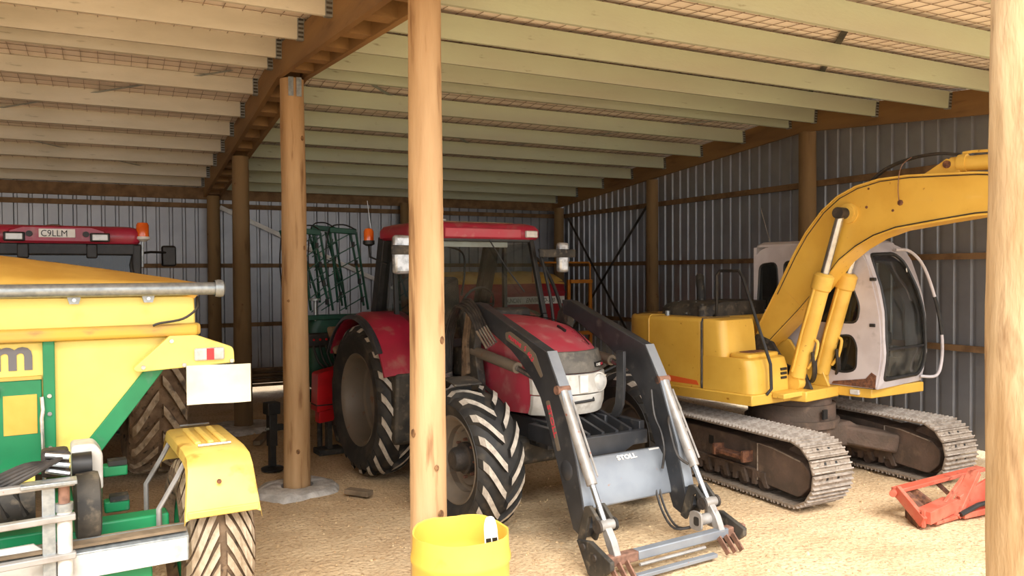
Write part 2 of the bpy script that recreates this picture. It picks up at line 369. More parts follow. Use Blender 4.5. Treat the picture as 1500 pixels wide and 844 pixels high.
post('round pole on the right wall behind the exhaust of the excavator', BX, YM, .12, .11, zr(YM), 'pole_dark', 4, 11)
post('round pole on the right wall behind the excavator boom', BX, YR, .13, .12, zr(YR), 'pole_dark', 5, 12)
post('round pole at the front end of the right wall', BX, YF, .12, .11, zr(YF), 'pole', 5, 13)
post('thick weathered pale pole standing apart in front of the excavator', 3.0, 1.71, .135, .125, 3.6, 'pole_pale', 6, 14, rough=.012)
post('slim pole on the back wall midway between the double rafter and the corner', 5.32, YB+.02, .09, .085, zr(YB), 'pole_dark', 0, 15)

# walls of ribbed steel sheet
def sheet_mesh(h, name):
    prof = []; pitch = .216
    for k in range(4):
        b = k*pitch
        for dx, dy in ((0, 0), (.018, 0), (.034, .03), (.072, .03), (.088, 0)):
            prof.append((b+dx, dy))
    prof.append((4*pitch, 0)); m = M()
    m.loft([[(x, y, 0) for x, y in prof], [(x, y, h) for x, y in prof]], cap=False, closed=False); return m.mesh(name, 'sheet', smooth=0, recalc=False)
wb = struct('wall_back'); wrt = struct('wall_right')
back_top = zr(15.36)+.30
sm = sheet_mesh(back_top-.13, 'sheet')
x = XL
while x < WX-.1:
    s = link('sheet', sm, wb, (x, WY, .13)); x += .864
# right wall: sheets follow the roof slope
y = WY; k = 0
while y > 3.6:
    h = min(zr(y), zr(y-.864))+.30
    link('sheet', sheet_mesh(h-.05, 'sheet'), wrt, (WX, y, .05), (0, 0, -PI/2)); y -= .864
for z, hh in ((1.25, .075), (2.356, .075), (3.45, .085)):
    for xa, xb_ in ((XL, -5.66), (-5.6, AX-.02), (AX+.02, BX)):
        xb('girt', 'girt', wb, xa, xb_, YB+.14, YB+.19, z-hh/2, z+hh/2)
    for ya, yb in ((YF-.6, YF), (YF+.02, YR-.02), (YR+.02, YM-.02), (YM+.02, YB+.1)):
        if z > 3.4 and ya > YM: z_ = z-.0
        else: z_ = z
        xb('girt', 'girt', wrt, BX+.14, BX+.19, ya, yb, z_-hh/2, z_+hh/2)
xb('plate_beam', 'girt', wb, XL, WX-.1, YB+.14, YB+.19, zr(YB)-.05, zr(YB)+.16)
M().bar((1.8, 15.322, 3.43), (5.2, 15.322, 1.86), .004, .08, up=(0, 0, 1)).build('brace_strap', 'white', wb, smooth=0)
for a, b in (((BX+.134, 15.03, 3.39), (BX+.134, 12.3, .5)), ((BX+.134, 12.15, 3.43), (BX+.134, 14.95, .85))):
    M().bar(a, b, .004, .06).build('brace_strap', 'black_dusty', wrt, smooth=0)
m = M().box(XL-.05, XL, 2.9, WY, 0, 4.4); wl = struct('wall_left', m.build('wall_left', 'sheet', smooth=0))

# concrete collars round two posts
def footing(label, x, y, R, seed, rp):
    m = M(); n = 30; rings = []
    for rr, z in ((rp/R, -.04), (rp/R, .035), (.6, .042), (.8, .036), (.95, .02), (1.06, -.03)):
        rings.append([(math.cos(k*2*PI/n)*R*rr*(1+(.16 if rr > .5 else 0)*noise.noise((math.cos(k*2*PI/n)*1.4, math.sin(k*2*PI/n)*1.4, seed))), math.sin(k*2*PI/n)*R*rr*(1+(.2 if rr > .5 else 0)*noise.noise((math.cos(k*2*PI/n)*1.4, math.sin(k*2*PI/n)*1.4, seed+3))),
                       z+.014*noise.noise((math.cos(k*2*PI/n)*rr*5, math.sin(k*2*PI/n)*rr*5, seed))) for k in range(n)])
    m.loft(rings, cap=False); o = m.build('concrete_footing', 'concrete', None, loc=(x, y, 0)); tag(o, label, 'footing')
footing('rough grey concrete collar spilled round the ridge pole', AX, YR, .42, 1, .162)
footing('grey concrete pad around the shaded pole near the black jack', AX, YM, .5, 7, .152)
o = M().box(-.14, .14, -.05, .05, 0, .05).build('wood_offcut', 'timber_grey', None, .004, loc=(2.16, 7.62, 0), rot=(0, 0, -.9)); tag(o, 'short timber offcut lying by the concrete collar', 'wood block')
o = M().box(-.3, .3, -.045, .045, 0, .06).build('wood_prop', 'timber_grey', None, .004, loc=(1.74, 10.72, .0), rot=(0, 0, 1.2)); tag(o, 'timber prop leaning low against the shaded pole', 'wood block')
# timber lying along the back wall
for i in range(7):
    o = M().box(-.75-.1*(i % 3), .75, -.05, .05, 0, .045).build('timber_length', 'timber_grey', None, .004, loc=(2.6+.07*(i % 2), 14.75+.11*(i % 2)-.02*i, .16+.05*(i)), rot=(0, 0, .03*(i % 3-1)))
    tag(o, 'lowest weathered timber length in the pile along the back wall' if i == 0 else 'topmost weathered timber length on the pile along the back wall' if i == 6 else 'weathered timber length in the middle of the pile along the back wall', 'timber', 'timber pile by the back wall')
for xx in (2.0, 3.1):
    o = xb('timber_bearer', 'timber_grey', None, xx-.05, xx+.05, 14.6, 15.0, -.02, .155); tag(o, 'square bearer under the timber pile by the back wall', 'timber', 'timber pile bearers')
# ---------------------------------------------------------------- wheels shared by all machines (axle along x)
def rs_of(prof, x):
    x = abs(x)
    for (x0, r0), (x1, r1) in zip(prof, prof[1:]):
        if x0 <= x <= x1: return r0+(r1-r0)*(x-x0)/(x1-x0+1e-9)
    return prof[-1][1]
def tyre_meshes(R, w, rim_r, nl, k, h, hw, mats_c, mats_l, smax=1.0):
    H = w/2; b = R-h
    crown = [(0, b), (H*.55, b-.012), (H*.86, b-.045), (H*.99, b-.10)]
    side = [(H*1.0, b-.10), (H*1.02, (b+rim_r)/2), (H*.93, rim_r+.05), (H*.78, rim_r-.005)]
    half = crown+side
    prof = [(-x, r) for x, r in reversed(half)]+half[1:]
    cas = M().lathe(prof, axis='x', n=48)
    cme = cas.mesh('tyre', mats_c, smooth=50)
    out = []
    for sg in (1, -1):
        m = M(); rings = []; mi = []
        S = [0, .2, .4, .6, .8, .93, 1.0]
        for s in S:
            x = sg*(.02+s*(H*.99-.02)); r = rs_of(crown, x); th = k*(s**1.15)*1.0
            top = r+h*(1 if s < .9 else (.75 if s < .98 else .25))
            hh = hw*(1+.35*s)
            rings.append([(x, (r-.02)*math.cos(th-hh*1.25/R), (r-.02)*math.sin(th-hh*1.25/R)), (x, top*math.cos(th-hh/R), top*math.sin(th-hh/R)),
                          (x, top*math.cos(th+hh/R), top*math.sin(th+hh/R)), (x, (r-.02)*math.cos(th+hh*1.25/R), (r-.02)*math.sin(th+hh*1.25/R))])
        m.loft(rings); m.mi = [1 if (i < 4*(len(S)-2) and i % 4 == 1) else 0 for i in range(len(m.f))]
        out.append(m.mesh('lug', [mats_c, mats_l], smooth=0))
    return cme, out, nl
def rim_mesh(rim_r, w, dish, mats='rim'):
    H = w*.39
    m = M().lathe([(H, rim_r+.012), (H+.012, rim_r-.004), (H, rim_r-.022), (H*.8, rim_r-.045), (dish+.09, rim_r-.06), (dish+.07, rim_r-.085), (dish+.02, rim_r-.09), (dish, rim_r-.12), (dish+.03, rim_r*.62), (dish+.012, rim_r*.58), (dish-.01, rim_r*.42), (dish+.03, .0)], axis='x', n=40)
    m.lathe([(-H, rim_r+.012), (-H*.8, rim_r-.05), (dish-.03, rim_r-.09)], axis='x', n=40)
    return m.mesh('rim', mats, smooth=40)
def hub_mesh(r, l): return M().lathe([(0, r*1.25), (l*.3, r*1.2), (l*.35, r), (l*.8, r*.92), (l, r*.7), (l, .0)], axis='x', n=20).mesh('hub', 'hub', smooth=40)
bolt_me = M().lathe([(-.01, .014), (.018, .014), (.026, .008), (.026, 0)], axis='x', n=6).mesh('wheel_bolt', 'rust_patch', smooth=0)
def put_wheel(parent, tm, rimm, hubm, x, y, R, side, hubx, bolt_r, nb, phase=0., steer=0.):
    cme, lugs, nl = tm
    t = link('tyre', cme, parent, (x, y, R), (0, 0, steer))
    for i in range(nl):
        for q in (0, 1): link('lug', lugs[q], t, (0, 0, 0), ((i+.5*q)*2*PI/nl+phase, 0, 0))
    r = link('rim', rimm, parent, (x, y, R), (0, 0, steer+(0 if side > 0 else PI)))
    link('hub', hubm, r, (hubx, 0, 0))
    for i in range(nb):
        a = 2*PI*i/nb; link('wheel_bolt', bolt_me, r, (hubx+.015, bolt_r*math.cos(a), bolt_r*math.sin(a)))
# ---------------------------------------------------------------- red tractor with loader
T = thing('loader_tractor', 'red tractor with a dark grey front loader parked between pale poles', 'tractor', (3.42, 8.42, 0), 185)
rear_t = tyre_meshes(.83, .46, .50, 20, .42, .045, .034, 'rubber', 'lug_worn')
front_t = tyre_meshes(.62, .42, .37, 17, .48, .045, .032, 'rubber', 'lug_worn')
rear_r, front_r = rim_mesh(.50, .46, -.14), rim_mesh(.37, .42, .0)
rear_h, front_h = hub_mesh(.10, .06), hub_mesh(.11, .15)
for sx in (1, -1):
    put_wheel(T, rear_t, rear_r, rear_h, .88*sx, 0, .83, sx, -.14, .17, 8, .1)
    put_wheel(T, front_t, front_r, front_h, .90*sx, 2.22, .62, sx, .03, .16, 8, .05, math.radians(1.5))
def xsec(hw, zt, zb, y):
    h = [(hw, zb), (hw, zt-.30), (hw*.985, zt-.2), (hw*.93, zt-.1), (hw*.8, zt-.045), (hw*.5, zt-.012), (0, zt)]
    return [(x, y, z) for x, z in h]+[(-x, y, z) for x, z in reversed(h[:-1])]
hd = M().loft([xsec(.42, 1.775, .92, 1.2), xsec(.42, 1.765, .92, 1.6), xsec(.415, 1.735, .93, 1.92), xsec(.41, 1.67, .95, 2.15), xsec(.40, 1.59, .96, 2.32), xsec(.34, 1.535, .97, 2.44), xsec(.25, 1.50, .98, 2.52)])
hood = hd.build('hood', 'red_dusty', T, smooth=45)
rod('hood_seam', 'black', hood, [(.26, 1.25, 1.762), (.3, 1.75, 1.735), (.29, 2.1, 1.665), (.24, 2.4, 1.54)], .005, 5, 4)
rod('hood_seam', 'black', hood, [(-.26, 1.25, 1.762), (-.3, 1.75, 1.735), (-.29, 2.1, 1.665), (-.24, 2.4, 1.54)], .005, 5, 4)
M().bar((-.12, 2.08, 1.695), (-.12, 2.2, 1.655), .02, .02).build('hood_latch', 'black', hood)
for yy, xx in ((2.26, -.2), (2.34, -.22), (2.18, -.22)): M().lathe([(0, .018), (.012, .012), (.012, 0)], (xx, yy, 1.60-(yy-2.26)*.47), n=10).build('hood_knob', 'red', hood)
def front_panel(name, mats, rows, hw, bulge, parent=T, th=.05):
    m = M(); n = 14; rings = []
    for y, z in rows:
        rings.append([(hw*u, y-bulge*abs(u)**2.4, z) for u in [-1+2*i/n for i in range(n+1)]]+[(hw*u, y-bulge*abs(u)**2.4-th, z) for u in [1-2*i/n for i in range(n+1)]])
    m.loft(rings); return m.build(name, mats, parent, .006, 2, 45)
gr = front_panel('grille', 'grille', [(2.545, 1.50), (2.585, 1.41), (2.605, 1.315)], .39, .20)
lb = front_panel('headlamp_panel', 'silver', [(2.615, 1.305), (2.63, 1.22), (2.635, 1.135)], .40, .20)
fp = front_panel('nose_panel', 'silver', [(2.63, 1.125), (2.62, 1.03), (2.585, .95)], .39, .20)
for sx in (1, -1):
    m = M().lathe([(0, .075), (.02, .07), (.028, .05), (.03, 0)], (sx*.2, 2.585, 1.222), axis='y', n=24); l_ = m.build('headlamp', 'lens', lb)
    M().lathe([(0, .092), (.012, .09), (.012, .076)], (sx*.2, 2.58, 1.222), axis='y', n=24).build('lamp_ring', 'silver', lb)
xb('lamp_divider', 'white', lb, -.045, .045, 2.60, 2.645, 1.145, 1.30, .006)
rod('nose_handle', 'black', fp, [(-.12, 2.61, 1.09), (-.11, 2.635, 1.075), (.11, 2.635, 1.065), (.12, 2.61, 1.08)], .012, 6)
M().bar((-.17, 2.565, 1.375), (-.31, 2.495, 1.375), .03, .04).build('badge', 'black_print', gr); text('badge_letters', 'CASE', .036, 'white', gr, (-.185, 2.576, 1.362), (-.14, -.07, 0), (0, 0, 1)); text('badge_letters', 'IH', .036, 'red_print', gr, (-.268, 2.534, 1.362), (-.14, -.07, 0), (0, 0, 1))
# running gear
xb('engine_block', 'black_dusty', T, -.27, .27, -.3, 2.2, .55, 1.0, .03); xb('front_axle', 'black_dusty', T, -.7, .7, 2.12, 2.32, .5, .74, .04); xb('rear_axle', 'black_dusty', T, -.7, .7, -.18, .18, .68, .98, .05)
xb('chassis_rail', 'loader', T, .26, .36, .9, 2.6, .68, .92, .01); xb('chassis_rail', 'loader', T, -.36, -.26, .9, 2.6, .68, .92, .01)
xb('fuel_tank', 'black_dusty', T, .35, .75, .62, 1.25, .55, 1.02, .05, 3)
# front ballast frame with slots
bf = M().prism([(-.46, .83), (.46, .83), (.46, .71), (.30, .71), (.2, .665), (-.2, .665), (-.3, .71), (-.46, .71)], 'y', 2.88, 2.94).build('ballast_frame', 'loader', T, .008)
for sx in (.43, -.43): xb('side_rail', 'loader', bf, sx-.03, sx+.03, 2.45, 2.9, .76, .90, .006)
for i in range(5): M().bar((.3-.15*i, 2.48, .90), (.3-.15*i, 2.89, .80), .03, .1).build('ballast_bar', 'loader', bf)
M().prism([(-.4, .9), (-.4, .72), (.4, .72), (.4, .9)], 'y', 2.42, 2.48).build('ballast_back', 'black', bf)
# front guard bar
gd = M(); gp = [(2.58, .88), (2.66, .93), (2.71, 1.03), (2.73, 1.2), (2.73, 1.50)]
gd.loft([[(-.34+d, y+e, z) for d, e in ((-.015, -.05), (.015, -.05), (.015, .05), (-.015, .05))] for y, z in gp]); gd.build('guard_bar', 'loader', T, .004)
# ---- cab
A = lambda sx: [(.62*sx, 1.18, 1.45), (.63*sx, 1.10, 1.75), (.63*sx, .84, 2.58)]
cabf = M()
for sx in (1, -1):
    for p, q, w in ((A(sx)[0], A(sx)[1], .06), (A(sx)[1], A(sx)[2], .055), ((.68*sx, .22, 1.25), (.70*sx, .18, 2.58), .05), ((.66*sx, -.40, 1.55), (.68*sx, -.06, 2.58), .15), ((.62*sx, 1.15, 1.15), (.62*sx, 1.18, 1.5), .06)):
        cabf.bar(p, q, w, w, up=(0, 1, 0))
    cabf.bar((.66*sx, -.42, 1.5), (.62*sx, 1.15, 1.22), .05, .06)
cabf.bar((-.66, -.4, 1.5), (.66, -.4, 1.5), .06, .06); cabf.bar((-.62, 1.16, 1.5), (.62, 1.16, 1.5), .05, .08); cabf.box(-.66, .66, -.4, 1.14, 1.0, 1.14)
cabf.bar((-.63, .85, 2.55), (.63, .85, 2.55), .05, .05)
cabf.build('cab_frame', 'black', T, .008)
cowl = M().prism([(.95, 1.15), (1.20, 1.15), (1.26, 1.5), (1.20, 1.82), (1.10, 1.84), (.95, 1.6)], 'x', -.40, .40).build('cowl', 'black_dusty', T, .03, 3)
def quad(name, pts, mats, parent=T):
    me = bpy.data.meshes.new(name); me.from_pydata(pts, [], [tuple(range(len(pts)))]); me.materials.append(MATS[mats]); return link(name, me, parent)
quad('windscreen', [(.60, 1.18, 1.5), (-.60, 1.18, 1.5), (-.61, 1.11, 1.75), (-.61, .85, 2.55), (.61, .85, 2.55), (.61, 1.11, 1.75)][:2]+[(-.61, .86, 2.55), (.61, .86, 2.55)], 'glass')
for sx in (1, -1):
    quad('door_glass', [(.655*sx, .22, 1.3), (.63*sx, 1.15, 1.3), (.635*sx, .86, 2.52), (.69*sx, .2, 2.52)], 'glass'); quad('side_glass', [(.67*sx, -.38, 1.58), (.67*sx, .2, 1.4), (.70*sx, .18, 2.52), (.685*sx, -.08, 2.52)], 'glass')
quad('rear_glass', [(.62, -.4, 1.58), (-.62, -.4, 1.58), (-.66, -.08, 2.52), (.66, -.08, 2.52)], 'glass')
rf = M().loft([[(x*k, .39+(y-.39)*k2, z) for x, y in rpoly([(-.76, -.17), (.76, -.17), (.76, .90), (-.76, .90)], .14, 5)] for k, k2, z in ((.96, .96, 2.555), (1.0, 1.0, 2.58), (1.0, 1.0, 2.66), (.96, .95, 2.705), (.85, .82, 2.73))])
roof = rf.build('roof', 'red', T, smooth=45)
M().prism(rpoly([(-.46, .1), (.46, .1), (.46, .80), (-.46, .80)], .06), 'z', 2.722, 2.738).build('roof_hatch', 'tyre_mud', roof)
M().box(-.46, .46, .895, .93, 2.565, 2.665).build('visor_panel', 'red_dusty', roof, .012)
for sx in (1, -1): M().box(sx*.6-.075, sx*.6+.075, .885, .935, 2.575, 2.65).build('work_lamp', 'lens', roof, .012)
M().lathe([(2.73, .06), (2.745, .075), (2.785, .085), (2.79, .08), (2.79, 0)], (.22, .3, 0), n=20).build('gps_puck', 'white', roof)
# interior
xb('seat_base', 'seat', T, -.25, .25, -.05, .42, 1.14, 1.5, .05, 3); st_ = M().prism([(-.12, 1.45), (.0, 1.45), (-.06, 2.15), (-.16, 2.15)], 'x', -.23, .23).build('seat_back', 'seat', T, .05, 3)
ring = [(.19*math.cos(a*PI/10), .78+.06*math.sin(a*PI/10), 1.86+.18*math.sin(a*PI/10)) for a in range(21)]
sw = M().tube(ring, .014, 6, cap=False); sw.tube([(0, .8, 1.85), (0, 1.0, 1.5)], .03, 8); sw.tube([(-.19, .78, 1.86), (.19, .78, 1.86)], .012, 6); sw.build('steering_wheel', 'black', T)
xb('console', 'seat', T, .3, .5, .0, .7, 1.14, 1.65, .04, 3)
rod('cab_hose', 'black', T, [(.15, .3, 2.5), (-.02, .4, 2.42), (-.02, .45, 2.2), (.05, .5, 1.95)], .012, 6, 5)
xb('sun_blind', 'white', T, -.35, .45, .80, .82, 2.47, 2.53)
rod('wiper', 'black', T, [(-.08, .90, 2.54), (-.22, 1.0, 2.25), (-.40, 1.08, 1.99)], .008, 6)
# mirrors
def mirror(sx, w, h, mt, mt2, z):
    p = M().box(sx*.97-w/2, sx*.97+w/2, .94, 1.02, z-h/2, z+h/2).build('mirror_housing', mt, T, .03, 3)
    xb('mirror_arm', 'black_dusty', T, min(sx*.62, sx*1.1), max(sx*.62, sx*1.1), 1.02, 1.05, z+.0, z+.09, .01) if mt2 else None
    return p
mirror(-1, .14, .33, 'plastic_wrap', True, 2.36); mirror(1, .18, .38, 'plastic_wrap', True, 2.38)
# rails beside the windscreen
rod('exhaust_rail', 'black', T, [(-.66, .90, 2.36), (-.75, .87, 2.31), (-.83, .86, 2.22), (-.87, .98, 2.0), (-.88, 1.1, 1.75)], .02, 8, 5)
rod('door_rail', 'black', T, [(-.68, .95, 2.45), (-.70, 1.12, 1.95), (-.70, 1.2, 1.55)], .018, 8, 4)
# beacon
bc = rod('beacon_stalk', 'black', T, [(.68, -.05, 2.3), (.86, -.12, 2.38), (.87, -.12, 2.52)], .012, 6)
M().lathe([(2.50, .03), (2.52, .065), (2.56, .065)], (.87, -.12, 0), n=16, cap=True).build('beacon_base', 'black', T); M().lathe([(2.56, .055), (2.66, .055), (2.69, .04), (2.70, 0)], (.87, -.12, 0), n=18).build('beacon_lens', 'amber', T)
rod('aerial', 'steel', T, [(.84, -.1, 2.6), (.87, -.15, 3.0)], .004, 5)
# rear fenders
for sx in (1, -1):
    a0, a1, n = 22, 158, 20
    def fr(r0, x0, x1, th, mt, name, a0=a0, a1=a1, cr=.0):
        m = M(); rings = []
        for i in range(n+1):
            a = math.radians(a0+(a1-a0)*i/n); c, s_ = math.cos(a), math.sin(a)
            rings.append([(x*sx, c*(r0+d), .83+s_*(r0+d)) for x, d in ((x0, 0), (x0+(x1-x0)*.75, 0), (x1, -cr), (x1, -cr-th), (x0+(x1-x0)*.7, -th), (x0, -th))])
        m.loft(rings); return m.build(name, mt, T, .004, 2, 45)
    f_ = fr(.95, .58, 1.10, .03, 'red', 'rear_fender', 22, 150, .05); fr(.925, 1.07, 1.14, .02, 'loader', 'fender_lip', 38, 150, .03)
    M().prism([(.52, 1.15), (.9, 1.2), (.86, .5), (.80, .46), (.74, .5), (.66, .8)], 'x', min(.58*sx, 1.0*sx), max(.58*sx, 1.0*sx)).build('step_guard', 'black_dusty', T, .03)
    M().box(-.14, .14, -.03, .03, -.19, .19).build('rear_lamp_pod', 'tyre_mud', T, .03, 3, loc=(.95*sx, -.80, 1.42), rot=(.7, 0, 0))
    m = M(); pts = arc(2.15, .62, .67, 72, 128, 9); m.loft([[(x*sx, y, z+d) for x, d in ((.86, 0), (1.12, 0), (1.12, .015), (.86, .015))] for y, z in pts]); m.build('front_fender', 'black_dusty', T, .003)
    rod('fender_stay', 'black', T, [(.4*sx, 2.0, .95), (.7*sx, 2.05, 1.22), (.98*sx, 2.1, 1.29)], .018, 6, 3)
# ---- loader
arm = [(1.66, 1.92), (1.80, 1.91), (2.89, 1.56), (3.08, 1.26), (3.19, 1.0), (3.28, .76), (3.37, .42), (3.42, .27), (3.36, .18), (3.24, .22), (3.07, .60), (2.93, .92), (2.80, 1.18), (2.68, 1.31), (2.50, 1.44), (2.35, 1.53), (2.05, 1.65), (1.82, 1.75), (1.68, 1.78)]
for sx in (1, -1):
    xa, xb_ = sorted((.47*sx, .57*sx)); xo = .57*sx
    a_ = M().prism(arm, 'x', xa, xb_).build('loader_arm', 'loader', T, .006)
    for p, q in (((2.895, 1.558), (3.085, 1.26)), ((3.085, 1.26), (3.285, .76)), ((3.285, .76), (3.375, .42))): M().bar((.52*sx, p[0]+.004, p[1]+.004), (.52*sx, q[0]+.004, q[1]+.004), .096, .008, up=(0, 1, 1)).build('cover_strip', 'loader_worn', a_)
    M().lathe([(-.008, .075), (.0, .078), (.012, .06), (.014, 0)] if sx > 0 else [(.008, .075), (0, .078), (-.012, .06), (-.014, 0)], (xo, 3.16, .66), axis='x', n=24).build('pivot_boss', 'loader', a_)
    M().prism([(1.45, .75), (1.75, .75), (1.77, 1.2), (1.69, 1.5), (1.77, 1.80), (1.68, 1.88), (1.57, 1.80), (1.47, 1.45)], 'x', xa+.01, xb_-.01).build('mount_bracket', 'black_dusty', T, .01)
    M().prism([(1.50, 1.2), (1.62, 1.25), (1.60, 1.55), (1.66, 1.78), (1.60, 1.82), (1.52, 1.55)], 'x', xo-.012*sx, xo+.03*sx).build('mount_rib', 'tyre_mud', T, .008)
    xb('mount_beam', 'loader', T, min(.3*sx, .52*sx), max(.3*sx, .52*sx), 1.41, 1.73, .72, .9, .01)
    rod('lift_ram', 'rim', T, [(.52*sx, 1.62, 1.46), (.52*sx, 2.38, 1.375)], .050, 14); rod('lift_ram_rod', 'steel', T, [(.52*sx, 2.34, 1.38), (.52*sx, 2.76, 1.30)], .028, 10)
    xt = .53*sx
    rod('tilt_ram', 'cyl_grey', T, [(xt, 3.06, 1.255), (xt, 3.43, .60)], .042, 16); rod('tilt_ram_rod', 'steel', T, [(xt, 3.42, .62), (xt, 3.585, .34)], .024, 12)
    rod('tilt_pin', 'rust', T, [(xt-.06, 3.055, 1.27), (xt+.06, 3.055, 1.27)], .036, 12); rod('tilt_pipe', 'cyl_grey', T, [(xt-.052, 3.12, 1.19), (xt-.052, 3.43, .66)], .009, 6)
    lk = [(a_y+.18, a_z+.10) for a_y, a_z in [(3.16, .08), (3.22, .06), (3.27, .17), (3.30, .28), (3.335, .30), (3.37, .22), (3.41, .19), (3.44, .23), (3.42, .28), (3.36, .33), (3.31, .37), (3.25, .35), (3.21, .24)]]
    for dx in (.045, -.075): M().prism(lk, 'x', xt+dx, xt+dx+.03).build('bell_link', 'black_dusty', T, .006)
    rod('link_pin', 'cyl_grey', T, [(xt-.07, 3.59, .34), (xt+.07, 3.59, .34)], .04, 14)
    for dx in (-.085, .065): M().lathe([(0, .05), (.02, .05)], (xt+dx, 3.59, .34), axis='x', n=14, cap=True).build('pin_collar', 'hub', T)
    M().prism([(3.56, .34), (3.62, .34), (3.69, .25), (3.74, .14), (3.69, .11), (3.63, .2)], 'x', xt-.03, xt+.03).build('carrier_link', 'cyl_grey', T, .006)
    M().prism([(3.44, .22), (3.60, .25), (3.84, .17), (3.84, .11), (3.70, .0), (3.58, .0)], 'x', .67*sx-.02, .67*sx+.02).build('carrier_plate', 'black_dusty', T, .008)
    for yy, zz in ((3.53, .19), (3.66, .15)): M().lathe([(0, .028), (.012, .026), (.012, 0)] if sx > 0 else [(0, .028), (-.012, .026), (-.012, 0)], (.69*sx, yy, zz), axis='x', n=12).build('plate_bolt', 'hub', T)
    for i in range(3): M().bar((sx*(.62-.075*i), 3.75, .11), (sx*(.62-.075*i), 3.85, .01), .014, .045).build('carrier_tooth', 'rust', T)
M().bar((.34, 3.70, .12), (-.60, 3.70, .12), .075, .07).build('carrier_bar', 'loader_worn', T, .008)
for xx, l_ in ((.49, .15), (-.69, .10)): M().bar((xx-l_, 3.70, .12), (xx+l_, 3.70, .12), .08, .075).build('carrier_sleeve', 'rust', T, .01)
rod('carrier_rod', 'cyl_grey', T, [(.36, 3.77, .07), (-.30, 3.77, .07)], .013, 8); M().bar((.45, 3.83, .02), (-.35, 3.83, .02), .05, .03).build('carrier_lip', 'loader_worn', T, .004)
M().lathe([(-.06, .045), (.06, .045), (.06, 0)], (-.44, 3.61, .22), axis='x', n=16, cap=True).build('quick_coupler', 'cyl_grey', T)
for dx in (-.1, .07): c_ = M().prism(rpoly([(3.55, .15), (3.68, .15), (3.68, .30), (3.55, .30)], .05), 'x', -.44+dx, -.44+dx+.02).build('coupler_plate', 'cyl_grey', T); M().prism(rpoly([(3.60, .19), (3.655, .19), (3.655, .26), (3.60, .26)], .02), 'x', -.442+dx, -.44+dx+.022).build('plate_slot', 'black', c_)
for dx in (0, .04): rod('coupler_hose', 'hose', T, [(-.36+dx, 3.18, .42), (-.33+dx, 3.30, .24), (-.33+dx, 3.45, .13), (-.42, 3.58, .17)], .011, 6, 4)
tb = M().prism([(2.98, .68), (3.07, .70), (3.14, .62), (3.21, .40), (3.22, .34), (3.17, .32), (3.14, .40), (3.06, .60), (2.98, .63)], 'x', -.50, .50).build('cross_member', 'loader_worn', T, .012, 3)
xb('makers_sticker', 'white', tb, -.46, -.35, 3.066, 3.082, .672, .697)
text('makers_mark', 'STOLL', .055, 'white', tb, (.02, 3.116, .655), (-1, 0, 0), (0, -.66, .75), .003, bold=.002, squash=1.3)
# decals on the right arm
dk = M().prism(rpoly([(2.27, 1.675), (2.35, 1.69), (2.60, 1.605), (2.74, 1.53), (2.845, 1.36), (2.815, 1.34), (2.70, 1.455), (2.60, 1.515), (2.28, 1.615)], .012, 2), 'x', .571, .574).build('decal', 'rim', T)
text('decal_letters', 'PROFILINE', .045, 'red_print', dk, (.575, 2.32, 1.632), (0, .94, -.33), (0, .33, .94), bold=.001); text('decal_letters', 'S', .065, 'red_print', dk, (.575, 2.565, 1.545), (0, .93, -.36), (0, .36, .93)); text('decal_letters', '60.3', .058, 'red_print', dk, (.575, 2.62, 1.52), (0, .75, -.66), (0, .66, .75), bold=.001)
d2 = M().prism(rpoly([(2.885, 1.16), (2.935, 1.175), (3.085, .80), (3.04, .785)], .015, 3), 'x', .571, .574).build('decal', 'rim', T)
text('decal_letters', 'STOLL', .058, 'red_print', d2, (.575, 2.905, 1.13), (0, .39, -.92), (0, .92, .39), squash=1.6, bold=.001)
# hoses over the loader mount
for i in range(5):
    x = .60+.03*i
    rod('loop_hose', 'hose', T, [(x+.03, 1.36+.03*i, 1.25), (x+.03, 1.40+.02*i, 1.6), (x+.02, 1.52+.03*i, 1.87-.015*(i % 2)), (x+.01, 1.68+.03*i, 1.95-.02*i), (x+.0, 1.84+.02*i, 1.86-.015*i), (x, 1.98+.01*i, 1.72-.01*i)], .014, 7, 5)
    rod('hose_end', 'steel', T, [(x, 1.98+.01*i, 1.72-.01*i), (x, 2.16+.01*i, 1.585-.012*i)], .011, 7)
    rod('hose_end', 'steel', T, [(x+.03, 1.36+.03*i, 1.27), (x+.03, 1.35+.03*i, 1.12)], .013, 7)
vb = xb('valve_block', 'cyl_grey', T, .60, .78, 1.32, 1.54, 1.06, 1.16, .01); M().lathe([(0, .05), (.02, .05), (.02, .0)], (.78, 1.44, 1.11), axis='x', n=16).build('valve_cap', 'steel', vb)
rod('arm_hose', 'hose', T, [(-.45, 3.0, 1.18), (-.41, 3.08, .98), (-.43, 3.14, .84), (-.41, 3.2, .7), (-.39, 3.2, .55)], .011, 6, 5); rod('arm_hose', 'hose', T, [(-.46, 3.2, .98), (-.40, 3.27, .92), (-.40, 3.36, .70), (-.47, 3.42, .62)], .011, 6, 5)
# ---------------------------------------------------------------- yellow excavator
EX = thing('excavator', 'yellow tracked excavator with a pale grey cab and raised boom', 'excavator', (6.71, 6.35, 0), 191.5)
ux = math.radians(-11.5)
